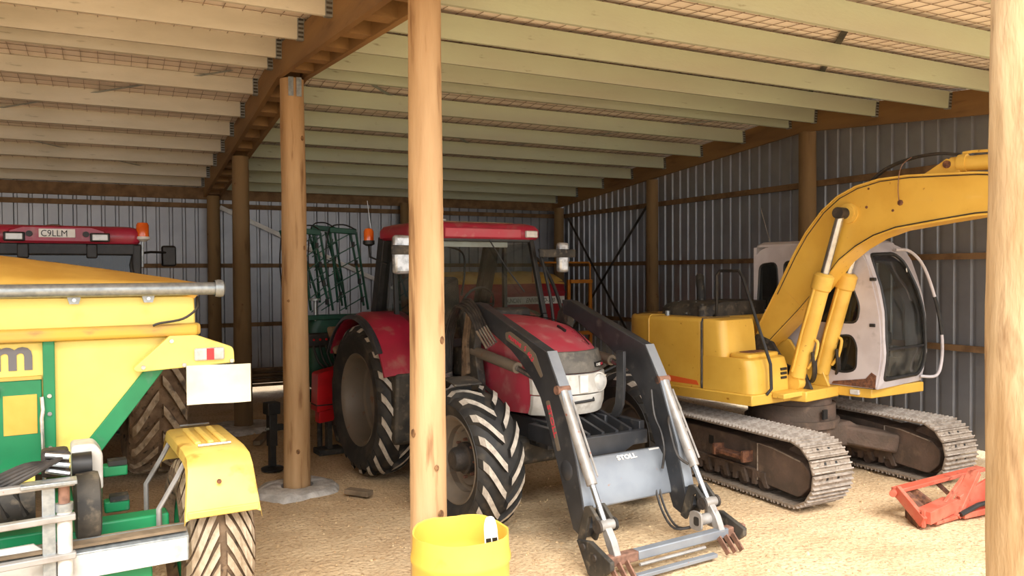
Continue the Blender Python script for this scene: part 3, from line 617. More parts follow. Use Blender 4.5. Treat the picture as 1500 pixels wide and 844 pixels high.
# undercarriage (own heading), parts turned by ux
yc, rc, zc = 1.06, .292, .33
SEG = 2*2*yc+2*PI*rc; NS = 45
sh = M(); sh.box(-.25, .25, -.064, .064, -.006, .008)
for k in (-.052, 0, .05): sh.prism([(k-.009, .006), (k+.009, .006), (k+.005, .03), (k-.005, .03)], 'x', -.25, .25, 1)
for xx in (-.07, .07): sh.box(xx-.014, xx+.014, -.034, -.012, .004, .0095, 2)
shoe_me = sh.mesh('track_shoe', ['shoe', 'shoe_edge', 'black'], smooth=0)
def on_track(d):
    d %= SEG
    if d < 2*yc: return (-yc+d, zc+rc, 0.)
    d -= 2*yc
    if d < PI*rc: a = d/rc; return (yc+rc*math.sin(a), zc+rc*math.cos(a), -a)
    d -= PI*rc
    if d < 2*yc: return (yc-d, zc-rc, PI)
    d -= 2*yc; a = d/rc; return (-yc-rc*math.sin(a), zc-rc*math.cos(a), PI-a)
for sx in (1, -1):
    cx = .92*sx
    fr = M().prism(rpoly([(-.95, .13), (.62, .13), (.62, .50), (.30, .53), (-.55, .53), (-.95, .48)], .03, 2), 'x', cx-.15, cx+.15).build('track_frame', 'track_frame', EX, .01, rot=(0, 0, ux))
    for i in range(NS):
        y, z, a = on_track(i*SEG/NS+.05*sx)
        link('track_shoe', shoe_me, fr, (cx, y, z), (a, 0, 0))
    for (y, r) in ((yc, .255), (-yc, .25)): M().lathe([(-.06, .05), (-.06, r*.9), (-.03, r), (.03, r), (.06, r*.9), (.06, .05)], (cx, y, zc), axis='x', n=28, cap=True).build('idler_wheel', 'track_frame', fr)
    ym = M().prism(rpoly([(.60, .14), (.60, .52), (.80, .51), (1.16, .44), (1.25, .36), (1.24, .22), (1.12, .10)], .04, 3), 'x', cx-.17, cx+.17).build('idler_yoke', 'track_frame', fr, .01)
    for xs in (cx+.172, cx-.172): rod('yoke_weld', 'shoe', fr, [(xs, .605, .15), (xs, .605, .51), (xs, .80, .50), (xs, 1.14, .44)], .007, 5)
    for i in range(6): M().lathe([(-.13, .06), (-.10, .075), (.10, .075), (.13, .06), (.13, 0)], (cx, -.72+.27*i, .105), axis='x', n=14, cap=True).build('track_roller', 'track_frame', fr)
    for xs in (cx+.155, cx-.175):
        for i in range(6): M().prism([(-.80+.27*i, .24), (-.64+.27*i, .24), (-.64+.27*i, .20), (-.60+.27*i, .10), (-.65+.27*i, .10), (-.69+.27*i, .18), (-.75+.27*i, .18), (-.76+.27*i, .10), (-.81+.27*i, .10)], 'x', xs-.005, xs+.03).build('roller_guard', 'track_frame', fr)
        xb('guard_rail', 'track_frame', fr, xs-.005, xs+.025, -.9, .6, .235, .255)
    if sx > 0:
        s_ = xb('step', 'rust_patch', fr, cx+.15, cx+.27, .1, .5, .33, .37, .006); xb('step_side', 'rust_patch', s_, cx+.15, cx+.28, .08, .11, .31, .42); xb('step_side', 'rust_patch', s_, cx+.15, cx+.28, .49, .52, .31, .42)
        xb('frame_slot', 'black', fr, cx+.146, cx+.153, -.12, -.05, .37, .46)
cf = M().prism([(-.80, .16), (-.80, .38), (-.42, .56), (.42, .56), (.80, .38), (.80, .16), (.45, .30), (-.45, .30)], 'y', -.42, .46).build('car_body', 'track_frame', EX, .03, rot=(0, 0, ux))
for sy in (1, -1):
    for sx in (1, -1): M().bar((.3*sx, .25*sy, .44), (.80*sx, .72*sy, .34), .26, .2).build('frame_leg', 'track_frame', cf, .03)
M().lathe([(.52, .50), (.60, .50), (.60, .46), (.76, .46), (.76, .42), (.86, .42)], n=40, cap=True).build('swing_ring', 'track_frame', EX)
xb('travel_port', 'black', EX, .10, .18, .47, .49, .63, .73)
# house
deck = M().prism([(1.10, .25), (.50, .30), (.46, .46), (-.18, .46), (-.18, -1.0), (-1.1, -1.0), (-1.05, -1.45), (.9, -1.5), (1.10, -1.2)], 'z', .84, .95).build('deck', 'yellow', EX, .012)
for x0 in (.62,): xb('deck_tread', 'yellow_pale', deck, .46, .80, .28, .42, .90, .955, .01)
eng = M()
def eng_ring(x): return x
side = M().prism(rpoly([(1.08, -.38), (-.15, -.38), (-.9, -.62), (-1.08, -.9), (-1.02, -1.35), (-.6, -1.62), (.5, -1.70), (.95, -1.55), (1.08, -1.25)], [0, 0, .05, .1, .2, .2, .2, .15, .15], 4), 'z', .93, 1.70)
ho = side.build('engine_housing', 'yellow', EX, .045, 4)
for yy in (-1.12,): rod('panel_seam', 'yellow_pale', ho, [(.6, yy, 1.703), (1.05, yy, 1.703), (1.083, yy, 1.66), (1.083, yy, .96)], .008, 6)
rod('panel_seam', 'black', ho, [(.5, -1.50, 1.702), (.93, -1.44, 1.702), (.985, -1.43, 1.65), (.985, -1.43, .96)], .007, 6)
rod('panel_seam', 'black_dusty', ho, [(.6, -.385, 1.69), (1.06, -.385, 1.69), (1.078, -.385, 1.65), (1.078, -.385, .96)], .012, 6)
M().prism([(-.95, .985), (-.42, .985), (-.45, 1.03), (-.95, 1.06)], 'x', 1.079, 1.083).build('stripe', 'orange_decal', ho)
ub = M().loft([[(x, y, z) for x, y in rpoly([(1.07, -.37), (.50, -.37), (.50, -.12+d), (1.07-d2, -.12+d)], [.0, 0, .02, .09], 4)] for z, d, d2 in ((1.30, .02, 0), (1.6, -.01, .01), (1.68, -.03, .03), (1.695, -.07, .07))]).build('upper_box', 'yellow', EX, .004)
lbx = M().loft([[(x, y, z) for x, y in rpoly([(1.08, -.37), (.42, -.37), (.42, .24+d), (1.08, .24+d)], [0, 0, .03, .12], 5)] for z, d in ((.95, 0), (1.2, -.015), (1.29, -.05), (1.305, -.09))]).build('lower_box', 'yellow', EX, .004)
ld = M().prism(rpoly([(1.0, -.10), (.46, -.10), (.46, .15), (1.0, .15)], .05, 3), 'z', 1.30, 1.345).build('box_lid', 'yellow', lbx, .012); M().prism(rpoly([(.86, -.08), (.56, -.08), (.56, .06), (.86, .06)], .03, 3), 'z', 1.345, 1.352).build('grip_patch', 'rust_patch', ld)
for k in range(3): xb('vent_slot', 'black', lbx, .47, .57, .225, .243, 1.07+.045*k, 1.095+.045*k)
# black air duct on top, exhaust, cap, rail
hd_ = M().loft([[(x, y, z) for x, y in rpoly([(.80+d, -1.18-d), (-.3, -1.18-d), (-.3, -.45), (.80+d, -.45)], .12, 4)] for z, d in ((1.70, .02), (1.78, .02), (1.83, -.02), (1.855, -.10))]).build('engine_cover', 'black_dusty', EX)
rod('exhaust_pipe', 'black_dusty', EX, [(.30, -1.0, 1.84), (.30, -1.0, 1.96), (.28, -1.03, 2.06), (.22, -1.08, 2.13)], .05, 12, 3)
for yy in (-1.05, -.8): M().bar((.82, yy, 1.72), (.70, yy+.05, 1.85), .03, .02).build('cover_latch', 'galv', hd_)
M().lathe([(1.70, .05), (1.80, .05), (1.80, .055), (1.815, .055), (1.82, .02), (1.84, .02), (1.84, 0)], (.82, -.58, 0), n=18).build('filler_neck', 'black_dusty', EX)
M().lathe([(1.70, .03), (1.75, .03), (1.755, 0)], (.9, -1.0, 0), n=12).build('vent_cap', 'galv', ho)
rod('hand_rail', 'black', EX, [(.74, -.52, 1.70), (.78, -.42, 1.72), (.80, -.40, 1.80), (.80, -.40, 2.15), (.80, -.36, 2.20), (.80, -.12, 2.20), (.80, -.07, 2.14), (.82, .10, 1.72), (.84, .29, 1.25), (.84, .30, 1.0), (.88, .27, .94)], .017, 8)
# boom
up_ = [(-.30, 1.45), (-.25, 1.57), (-.03, 1.96), (.19, 2.37), (.32, 2.58), (.51, 2.81), (.68, 2.945), (.87, 3.03), (1.10, 3.08), (1.38, 3.09), (1.97, 3.06), (2.6, 2.98), (3.15, 2.84)]
lo_ = [(3.2, 2.70), (2.6, 2.70), (1.97, 2.68), (1.68, 2.645), (1.27, 2.59), (1.05, 2.52), (.87, 2.42), (.70, 2.29), (.52, 2.07), (.25, 1.77), (-.10, 1.42), (-.2, 1.34)]
bo = M().prism(up_+lo_, 'x', -.02, .25).build('boom', 'yellow', EX, .006)
for pts, mt in ((up_, 'yellow_pale'), (list(reversed(lo_)), 'yellow')):
    f = M(); f.loft([[(x, y+0, z+d) for x, d in ((-.04, -.008), (.27, -.008), (.27, .008), (-.04, .008))] for y, z in pts[1:]]); f.build('boom_flange', mt, bo)
rod('grease_line', 'hub', bo, [(.256, y, z+.02) for y, z in lo_[1:-1]], .006, 5)
rod('grease_line', 'hub', bo, [(.256, y+.02, z-.02) for y, z in up_[2:-1]], .005, 5)
M().bar((.254, .10, 1.72+.25), (.254, -.02+.32, 1.78), .006, .012).build('weld_bead', 'yellow_pale', bo)
bs = M().lathe([(.25, .10), (.275, .10), (.275, .07), (.29, .07)], (0, .80, 2.77), axis='x', n=28, cap=True).build('boss', 'yellow_pale', bo); rod('boom_pin', 'hub', EX, [(.26, .77, 2.77), (.42, .77, 2.77)], .058, 16); rod('boom_pin', 'rust_patch', EX, [(-.18, .77, 2.77), (-.03, .77, 2.77)], .058, 16)
# boom rams on both sides
for x, y0_, y1_ in ((.35, .26, .78), (-.12, .26, .78)):
    B = Vector((x, .26, 1.0)); Tp = Vector((x, .77, 2.77)); d = (Tp-B)
    rb = rod('boom_ram', 'yellow_pale', EX, [B+d*.05, B+d*.62], .086, 20); M().tube([B+d*.56, B+d*.57, B+d*.645, B+d*.66], [.086, .102, .102, .07], 20).build('ram_gland', 'yellow_pale', rb)
    rod('ram_rod', 'steel', EX, [B+d*.64, Tp], .042, 14); rod('ram_eye', 'yellow_pale', EX, [B+Vector((-.06, 0, .02)), B+Vector((.06, 0, .02))], .09, 16)
    rod('ram_pipe', 'yellow_pale', rb, [B+d*.08+Vector((.09, -.02, 0)), B+d*.12+Vector((.10, -.01, 0)), B+d*.3+Vector((.10, -.02, 0)), B+d*.58+Vector((.085, -.02, 0))], .013, 7)
    rod('ram_pipe', 'yellow_pale', rb, [B+d*.10+Vector((.0, .10, 0)), B+d*.15+Vector((.0, .15, .02)), B+d*.24+Vector((.0, .14, .02)), B+d*.27+Vector((0, .09, 0))], .016, 7, 3)
    for q in (0, .035): rod('ram_hose', 'hose', EX, [B+d*.2+Vector((q, .12, 0)), B+d*.08+Vector((-.06+q, .16, 0)), B+Vector((-.16+q, .10, .02)), B+Vector((-.2+q, -.05, .05))], .018, 7, 4)
for xx in (.27, -.07): M().prism([(-.45, .95), (.42, .95), (.34, 1.12), (.1, 1.2), (-.05, 1.42), (-.25, 1.5), (-.42, 1.3)], 'x', xx-.02, xx+.02).build('boom_bracket', 'black_dusty' if xx > 0 else 'yellow', EX, .01)
M().prism([(1.47, 3.08), (1.64, 3.18), (1.70, 3.22), (1.79, 3.19), (1.82, 3.08)], 'x', .07, .10).build('ram_lug', 'yellow', bo, .004); M().prism([(1.47, 3.08), (1.64, 3.18), (1.70, 3.22), (1.79, 3.19), (1.82, 3.08)], 'x', .16, .19).build('ram_lug', 'yellow', bo, .004)
rod('lug_pin', 'rust_patch', bo, [(.05, 1.71, 3.165), (.21, 1.71, 3.165)], .035, 14)
sr = rod('stick_ram', 'yellow_pale', EX, [(.13, 1.72, 3.165), (.13, 2.9, 3.13)], .07, 16); M().lathe([(1.79, .085), (1.86, .085)], (.13, 0, 3.165), axis='y', n=18, cap=True).build('ram_band', 'yellow_pale', sr); rod('ram_rod', 'steel', EX, [(.13, 2.85, 3.13), (.13, 3.5, 3.1)], .04, 12)
rod('ram_pipe', 'yellow_pale', sr, [(.13, 1.82, 3.26), (.13, 1.9, 3.265), (.13, 2.6, 3.22)], .014, 6)
for q in (0, .03): rod('boom_hose', 'hose', EX, [(.10+q, .92, 3.05), (.10+q, 1.1, 3.19), (.11+q, 1.35, 3.265), (.13+q, 1.6, 3.28), (.13, 1.8, 3.25)], .014, 7, 5)
rod('loose_wire', 'rust', EX, [(.26, 1.42, 3.26), (.275, 1.33, 3.18), (.275, 1.30, 3.0), (.275, 1.31, 2.86)], .004, 5, 4)
for y, z, s in ((1.31, 2.84, .03), (1.24, 2.77, .014), (.98, 2.82, .015), (1.0, 3.0, .012)): M().lathe([(.25, s), (.256, s*.7), (.258, 0)], (0, y, z), axis='x', n=7).build('rust_spot', 'rust_patch', bo)
stk = M().prism([(3.0, 2.95), (3.3, 3.15), (3.55, 3.05), (3.45, 2.6), (3.0, .9), (2.85, .92), (3.0, 2.6)], 'x', .03, .22).build('stick', 'yellow', EX, .008)
bk = M().prism([(2.85, .95), (3.05, .92), (3.35, .55), (3.3, .12), (2.95, .02), (2.6, .02), (2.9, .15), (3.1, .45), (2.95, .72)], 'x', -.25, .5).build('bucket', 'track_frame', EX, .008)
# cab
XR, XLc = -.20, -1.16
sp = rpoly([(-.60, .96), (-.60, 2.47), (.62, 2.49), (.76, 2.30), (.90, 1.75), (.92, 1.30), (.86, .96)], [.03, .24, .12, .15, .2, .2, .04], 5)
w1 = rpoly([(-.55, 1.76), (-.52, 2.27), (-.30, 2.29), (-.28, 2.05), (-.32, 1.76)], .07, 4)
w2 = rpoly([(-.2, 1.65), (-.2, 2.30), (.50, 2.30), (.69, 1.82), (.66, 1.64)], .07, 4)
w3 = rpoly([(.30, 1.48), (.60, 1.51), (.66, 1.40), (.65, 1.14), (.52, 1.10), (.36, 1.13), (.29, 1.28)], .06, 4)
w4 = rpoly([(-.1, 1.2), (-.1, 2.28), (.50, 2.28), (.72, 1.8), (.72, 1.2)], .08, 4)
cs = plate(sp, [w1, w2, w3], lambda y, z: (XR+(.04 if y > 2 else 0), y, z), 'cab_side', 'cab_white', EX, .05)
for w in (w1, w2, w3):
    pane(w, lambda y, z: (XR, y, z), 'side_window', 'glass_dark', cs); seal(w, lambda y, z: (XR+.018, y, z), .014, 'window_seal', 'black', cs)
cl_ = plate(sp, [w4], lambda y, z: (XLc, y, z), 'cab_side', 'cab_white', EX, .05); pane(w4, lambda y, z: (XLc, y, z), 'side_window', 'glass', cl_)
def fy(z):
    tb_ = [(.96, .86), (1.05, .885), (1.3, .93), (1.75, .91), (2.0, .86), (2.30, .755), (2.40, .70), (2.49, .60)]
    for (z0, a), (z1, b_) in zip(tb_, tb_[1:]):
        if z <= z1: return a+(b_-a)*(z-z0)/(z1-z0)
    return .6
fo = [(XR+.01, z) for z in (.96, 1.1, 1.3, 1.5, 1.75, 2.0, 2.2, 2.35, 2.46)]+[(x, 2.49) for x in (-.35, -.68, -1.0)]+[(XLc-.01, z) for z in (2.42, 2.3, 2.1, 1.9, 1.7, 1.5, 1.3, 1.1, .97)]
fw_p = rpoly([(-.27, 1.05), (-.245, 1.5), (-.28, 2.36), (-.95, 2.38), (-1.13, 1.8), (-1.14, 1.15), (-1.05, 1.05)], [.05, .02, .08, .2, .3, .12, .1], 6)
def dens(p, k=4):
    o_ = []
    for i in range(len(p)):
        a, b_ = p[i], p[(i+1) % len(p)]
        n_ = max(1, int(math.hypot(b_[0]-a[0], b_[1]-a[1])/.12))
        o_ += [(a[0]+(b_[0]-a[0])*j/n_, a[1]+(b_[1]-a[1])*j/n_) for j in range(n_)]
    return o_
fw = dens(fw_p); ff = lambda x, z: (x, fy(z)-.05*max(0, abs(x+.68)-.3)**2*4, z)
cfw = plate(fo, [fw], ff, 'cab_front', 'cab_white', EX, .04)
seal(fw, lambda x, z: (x, ff(x, z)[1]+.015, z), .02, 'window_seal', 'black', cfw)
def glass_strip(name, z0, z1, mats):
    g = M(); n = 12; rows = []
    for i in range(n+1):
        z = z0+(z1-z0)*i/n; ins = [x for x in [] ]
        # clip the row to the window outline
        xs_ = []
        for (a, b_) in zip(fw, fw[1:]+fw[:1]):
            if (a[1]-z)*(b_[1]-z) < 0: xs_.append(a[0]+(b_[0]-a[0])*(z-a[1])/(b_[1]-a[1]))
        if len(xs_) < 2: continue
        xa, xb_ = min(xs_), max(xs_); rows.append([ff(xa+(xb_-xa)*k/6, z) for k in range(7)])
    g.loft(rows, cap=False, closed=False); return g.build(name, mats, cfw, smooth=60)
glass_strip('front_glass', 1.375, 2.375, 'glass'); glass_strip('lower_glass', 1.055, 1.36, 'glass_dirty')
M().loft([[(x, fy(z)+.01, z) for z in (1.355, 1.38)]+[(x, fy(z)-.02, z) for z in (1.38, 1.355)] for x in (-.25, -.5, -.8, -1.14)]).build('window_bar', 'black', cfw)
M().loft([[(x, y, z) for x, y in rpoly([(XR+.02-d, -.62+d), (XLc-.02+d, -.62+d), (XLc-.02+d, .62-d), (XR+.02-d, .62-d)], .12, 4)] for z, d in ((2.47, 0), (2.50, .01), (2.53, .06))]).build('cab_roof', 'cab_white', EX)
plate([(XR, .96), (XLc, .96), (XLc, 2.47), (XR, 2.47)], [[(XR-.12, 1.6), (XLc+.12, 1.6), (XLc+.12, 2.3), (XR-.12, 2.3)]], lambda x, z: (x, -.60, z), 'cab_back', 'cab_white', EX, .04)
xb('cab_floor', 'black', EX, XLc, XR, -.6, .84, .95, .98)
M().prism([(-.18, -.30), (-.18, .46), (-.22, .80), (-1.14, .92), (-1.2, .84), (-1.2, -.30)], 'z', .85, .955).build('cab_sill', 'yellow', EX, .01)
xb('sill_lamp', 'lens', EX, -.215, -.175, .58, .68, .875, .93, .008)
rp = M().prism([(.38, .97), (.86, .965), (.87, 1.10), (.82, 1.13), (.76, 1.06), (.62, 1.035), (.4, 1.0)], 'x', XR+.022, XR+.032).build('rust_patch', 'rust_patch', cs)
xb('seat_base', 'seat', EX, -.95, -.45, -.2, .3, 1.0, 1.4, .06, 3); xb('seat_back', 'seat', EX, -.93, -.47, -.32, -.18, 1.4, 2.05, .06, 3); xb('console', 'seat', EX, -.42, -.28, .0, .6, 1.0, 1.55, .03); rod('control_lever', 'black', EX, [(-.4, .45, 1.5), (-.4, .5, 1.75)], .02, 8); xb('console', 'seat', EX, -1.1, -.98, .1, .6, 1.35, 1.5, .03)
g_ = [(-.86, .74, 2.42), (-.98, .84, 2.40), (-1.10, .94, 2.22), (-1.22, 1.02, 1.82), (-1.28, 1.05, 1.48), (-1.28, 1.05, 1.2), (-1.22, 1.02, 1.03), (-1.10, .90, 1.02)]
gs = spline([Vector(p) for p in g_], 5)
rod('grab_rail', 'cab_white', EX, gs, .017, 8); rod('grab_sleeve', 'black', EX, gs[14:21], .021, 8)
rod('aerial', 'steel', EX, [(-.3, -.45, 2.48), (-.34, -.62, 2.95)], .004, 5)
M().prism([(.30, 2.53), (.42, 2.53), (.42, 2.60), (.34, 2.62)], 'x', -.62, -.5).build('work_lamp', 'black', EX, .006)
for z in (2.1, 1.62): xb('hinge', 'black', cs, XR-.0, XR+.04, .80, .86, z-.015, z+.02, .006)
M().lathe([(0, .03), (.006, .03), (.006, 0)], (-1.0, .80, 2.2), axis='y', n=10).build('sticker', 'white', cfw)
# ---------------------------------------------------------------- yellow and green spreader (rear towards the open front)
S = thing('trailed_spreader', 'yellow hopper spreader on a green frame with silver roll tube and letter m', 'spreader', (-.5, 5.75, 0), 4)
CX = -.2
mir = lambda pts: pts+[(2*CX-x, z) for x, z in reversed(pts)]
hp = M().prism(mir([(CX, .98), (.24, .98), (.36, 1.10), (.73, 1.54), (.98, 1.79)]), 'y', -.14, 2.1).build('hopper', 'spread_yellow', S, .01)
ub_ = M().prism(mir([(CX, 1.86), (.99, 1.86), (.985, 2.06), (CX, 2.06)]), 'y', -.17, 2.15).build('hopper_band', 'spread_yellow', S, .012)
rl = xb('hopper_rail', 'rail_dirty', S, 2*CX-1.0, 1.0, -.235, -.13, 1.795, 1.875, .025, 3); xb('hopper_rail', 'rail_dirty', S, .95, 1.02, -.2, 2.15, 1.795, 1.875, .02)
tp = M(); nx_, ny_ = 24, 14; g = []
for j in range(ny_+1):
    for i in range(nx_+1):
        u = -1+2*i/nx_; v = j/ny_; x = CX+u*1.30*(1-.0*v); y = -.23+v*2.42
        e = min(1, min(v, 1-v)*3.2); z = 2.13+.21*(1-abs(u))**.9*math.sin(e*PI/2)+.008*noise.noise((x*4, y*4, 1))
        g.append((x, y, z))
tp.add(g, [(j*(nx_+1)+i, j*(nx_+1)+i+1, (j+1)*(nx_+1)+i+1, (j+1)*(nx_+1)+i) for j in range(ny_) for i in range(nx_)]); tp.build('tarpaulin', 'tarp', S, smooth=60, solid=.012)
M().prism([(.92, 2.07), (1.06, 2.12), (.98, 2.04)], 'y', -.2, 2.1).build('tarp_lip', 'tarp', S)
tb_ = rod('roll_tube', 'galv', S, [(2*CX-1.12, -.25, 2.105), (1.12, -.25, 2.105)], .042, 20)
M().lathe([(1.10, .055), (1.125, .06), (1.15, .058), (1.16, .045), (1.165, .03), (1.165, 0)], (0, -.25, 2.105), axis='x', n=14).build('tube_end', 'galv', tb_)
for xx in (.28, .70, -.3): b_ = M().prism([(xx-.04, 2.07), (xx+.04, 2.07), (xx+.025, 2.02), (xx-.025, 2.02)], 'y', -.215, -.17).build('tube_bracket', 'galv', S); M().lathe([(-.225, .012), (-.21, .012)], (xx, 0, 2.045), axis='y', n=8, cap=True).build('bracket_bolt', 'steel', b_)
rod('tarp_cord', 'hose', S, [(1.0, -.19, 2.05), (.99, -.25, 1.98), (.9, -.26, 1.91), (.76, -.255, 1.885), (.72, -.25, 1.87)], .008, 6, 5)
# wing plate with lamp, bolts and flap
def wing(side):
    fx = lambda x: x if side > 0 else 2*CX-x
    w = M().prism(rpoly([(fx(.60), 1.60), (fx(.82), 1.80), (fx(.98), 1.80), (fx(1.22), 1.705), (fx(1.225), 1.60), (fx(.62), 1.575)], [.03, .0, .02, .03, .0, .03], 3), 'y', -.24, -.18).build('wing_plate', 'spread_yellow', S, .006)
    for x, z in ((.83, 1.765), (.66, 1.605), (.905, 1.605), (1.205, 1.615)): M().lathe([(-.252, .014), (-.24, .016)], (fx(x), 0, z), axis='y', n=8, cap=True).build('wing_bolt', 'steel', w)
    lx0, lx1 = sorted((fx(.965), fx(1.155)))
    l = M().box(lx0, lx1, -.275, -.24, 1.628, 1.712).build('tail_lamp', 'lens', w, .012); xb('lamp_red', 'tail_red', l, lx0+.075, lx0+.122, -.278, -.27, 1.632, 1.708)
    fl0, fl1 = sorted((fx(.915), fx(1.325)))
    f = M(); n = 8; f.loft([[(fl0+(fl1-fl0)*i/n, -.265+.012*math.sin(i*.8), z-.01*i/n) for i in range(n+1)]+[(fl0+(fl1-fl0)*i/n, -.255+.012*math.sin(i*.8), z-.01*i/n) for i in range(n, -1, -1)] for z in (1.34, 1.45, 1.60)]); f.build('mud_flap', 'cream', S, .002)
wing(1); wing(-1)
# green frame, centre door, letter
def gleg(sx):
    fx = lambda x: x if sx > 0 else 2*CX-x
    m = M().prism([(fx(.80), 1.585), (fx(.68), 1.585), (fx(.30), 1.10), (fx(.30), .45), (fx(.42), .45), (fx(.42), 1.08)], 'y', -.165, -.10).build('frame_leg', 'green', S, .006)
    xb('frame_post', 'green', S, *sorted((fx(.108), fx(.172))), -.185, -.13, 1.02, 1.80, .006)
    for z in (1.14, 1.35, 1.46): M().lathe([(-.197, .013), (-.185, .014)], (fx(.14), 0, z), axis='y', n=8, cap=True).build('frame_bolt', 'steel', m)
gleg(1); gleg(-1)
dr = xb('discharge_door', 'green', S, 2*CX-.10, .10, -.172, -.135, .98, 1.565, .006)
xb('door_ledge', 'rail_dirty', dr, 2*CX-.10, .10, -.18, -.14, 1.565, 1.585); xb('door_sticker', 'tarp', dr, -.10, .075, -.176, -.17, 1.235, 1.475, .002)
xb('door_latch', 'black', dr, -.165, -.115, -.19, -.17, 1.47, 1.53, .006); M().lathe([(-.2, .016), (-.19, .016)], (-.14, 0, 1.5), axis='y', n=10, cap=True).build('latch_bolt', 'steel', dr)
rod('door_rod', 'steel', S, [(.10, -.205, 1.46), (.105, -.21, 1.38), (.098, -.215, 1.33), (.105, -.215, .95)], .012, 8); xb('door_slot', 'black', dr, -.20, -.185, -.178, -.17, 1.05, 1.42)
text('letter', 'm', .275, 'grey_print', S, (-.16, -.145, 1.63), (1, 0, 0), (0, 0, 1), .003, bold=.008, squash=1.05)
# chassis and drawbar
for xx in (.18, 2*CX-.18): xb('chassis_rail', 'green', S, xx-.08, xx+.08, -.9, 2.2, .60, .80, .01)
xb('axle_beam', 'green', S, 2*CX-.75, .75, -.55, -.35, .42, .60, .012); xb('cross_beam', 'green', S, 2*CX-.55, .74, -.72, -.58, .62, .78, .012)
for z0, y_ in ((1.0, -.26), (.80, -.36)): b_ = xb('side_bracket', 'green', S, .42, .56, y_, y_+.10, z0-.07, z0, .01); xb('bracket_cap', 'black_dusty', b_, .45, .555, y_-.01, y_+.09, z0, z0+.03)
xb('drawbar', 'green', S, CX-.09, CX+.09, 2.0, 3.5, .58, .74, .01)
# wheels and mudguards
st_t = tyre_meshes(.53, .42, .27, 28, .78, .03, .036, 'tyre_mud', 'lug_mud'); st_r = rim_mesh(.27, .42, .0, 'green'); st_h = hub_mesh(.08, .06)
for sx in (1, -1):
    wx = 1.0 if sx > 0 else 2*CX-1.0
    put_wheel(S, st_t, st_r, st_h, wx, -.45, .53, sx, .02, .12, 6)
    prof = [(.12, .92), (.08, 1.08), (.0, 1.145), (-.70, 1.145), (-.86, 1.125), (-.92, 1.07), (-1.0, .80), (-.985, .80), (-.90, 1.05), (-.84, 1.105), (-.70, 1.125), (0, 1.125), (.065, 1.07), (.105, .92)]
    m = M(); rings = []
    for dx, dz in ((-.185, -.05), (-.178, -.012), (-.155, 0), (.155, 0), (.178, -.012), (.185, -.05)): rings.append([(wx+dx*(1+.55*max(0, 1.12-z)), y, z+dz) for y, z in prof])
    m.loft(rings, cap=False); fd = m.build('mudguard', 'fender_yellow', S, .0, 2, 50)
    for k in range(3): M().box(wx-.095+.075*k, wx-.055+.075*k, -.62, -.10, 1.14, 1.165).build('mudguard_rib', 'fender_yellow', fd, .015, 3)
    for yy in (-.70, .03): rod('mudguard_clamp', 'steel', fd, [(wx-.09, yy, 1.155), (wx+.10, yy, 1.155)], .010, 6)
    xb('mudguard_skirt', 'fender_yellow', fd, wx-.20, wx+.20, -1.005, -.985, .80, .84, .006); M().lathe([(-.975, .014), (-.965, .014)], (wx-.02, 0, .99), axis='y', n=7, cap=True).build('mud_spot', 'rust_patch', fd)
    ix = wx-.30*sx
    for y_ in (-.75, -.1): rod('mudguard_stay', 'cyl_grey', S, [(ix-.02*sx, y_, .50), (ix-.02*sx, y_, .82), (ix+.08*sx, y_+.02, .98), (wx-.15*sx, y_+.05, 1.10)], .016, 7)
# tail assembly: light bar, galvanised guard, motor, hoses
bar = M().prism([(-1.02, .705), (-.93, .75), (-.93, .77), (-1.04, .725), (-1.04, .585), (-1.02, .585)], 'x', 2*CX-.80, .80).build('light_bar', 'galv', S, .004); xb('bar_face', 'silver', bar, 2*CX-.79, .79, -1.046, -1.040, .59, .715); xb('bar_top', 'timber_grey', bar, 2*CX-.79, .79, -1.03, -.90, .75, .765)
def tail(p): return p
for z in (1.12, .94, .74):
    M().bar((-1.2, -1.16, z-.01), (.24, -1.12, z+.01), .05, .034).build('guard_bar', 'cyl_grey', S, .006)
xb('guard_post', 'galv', S, .09, .15, -1.12, -1.07, .45, 1.11, .005); rod('guard_tube', 'silver', S, [(.19, -1.10, .35), (.19, -1.10, 1.0)], .036, 16); rod('tube_stub', 'rust', S, [(.19, -1.10, 1.0), (.19, -1.10, 1.12)], .027, 12); M().lathe([(.98, .042), (1.02, .042)], (.19, -1.10, 0), n=14, cap=True).build('tube_collar', 'galv', S)
xb('guard_top', 'galv', S, .0, .25, -1.17, -1.06, 1.125, 1.145, .004)
M().prism(rpoly([(.24, 1.0), (.24, 1.22), (.36, 1.22), (.40, 1.16), (.40, .95), (.34, .95), (.34, 1.0)], [.0, .02, .02, .02, 0, 0, 0], 2), 'y', -.62, -.42).build('motor_cover', 'silver', S, .012)
M().lathe([(-.10, .17), (-.09, .19), (.0, .195), (.02, .19), (.03, .15), (.03, 0)], (.345, -.78, .90), axis='x', n=28, cap=True).build('gear_disc', 'black_dusty', S); rod('motor', 'black', S, [(.24, -.66, 1.11), (.34, -.66, 1.11)], .075, 14)
vb_ = xb('valve_block', 'hub', S, .09, .22, -.98, -.84, 1.13, 1.27, .02)
for i in range(5): rod('tail_hose', 'hose', S, [(.14+.02*i, -1.0, 1.21+.012*i), (.02, -1.06-.01*i, 1.23-.015*i), (-.2, -1.06, 1.15-.02*i), (-.6, -1.05, 1.06-.03*i)], .012, 7, 5)
for i in range(3): rod('hose_end', 'steel', S, [(.11, -1.01, 1.26-.04*i), (.22, -1.02, 1.24-.045*i)], .016, 8)
rod('belt_roller', 'black_dusty', S, [(-.9, -.72, .95), (.06, -.72, .95)], .11, 18); xb('roller_scraper', 'spread_yellow', S, -.9, .06, -.62, -.60, .98, 1.10)
for k in range(9): M().bar((-.75+.09*k, -.80, 1.03), (-.70+.09*k, -.835, .91), .02, .02).build('belt_cleat', 'black', S)
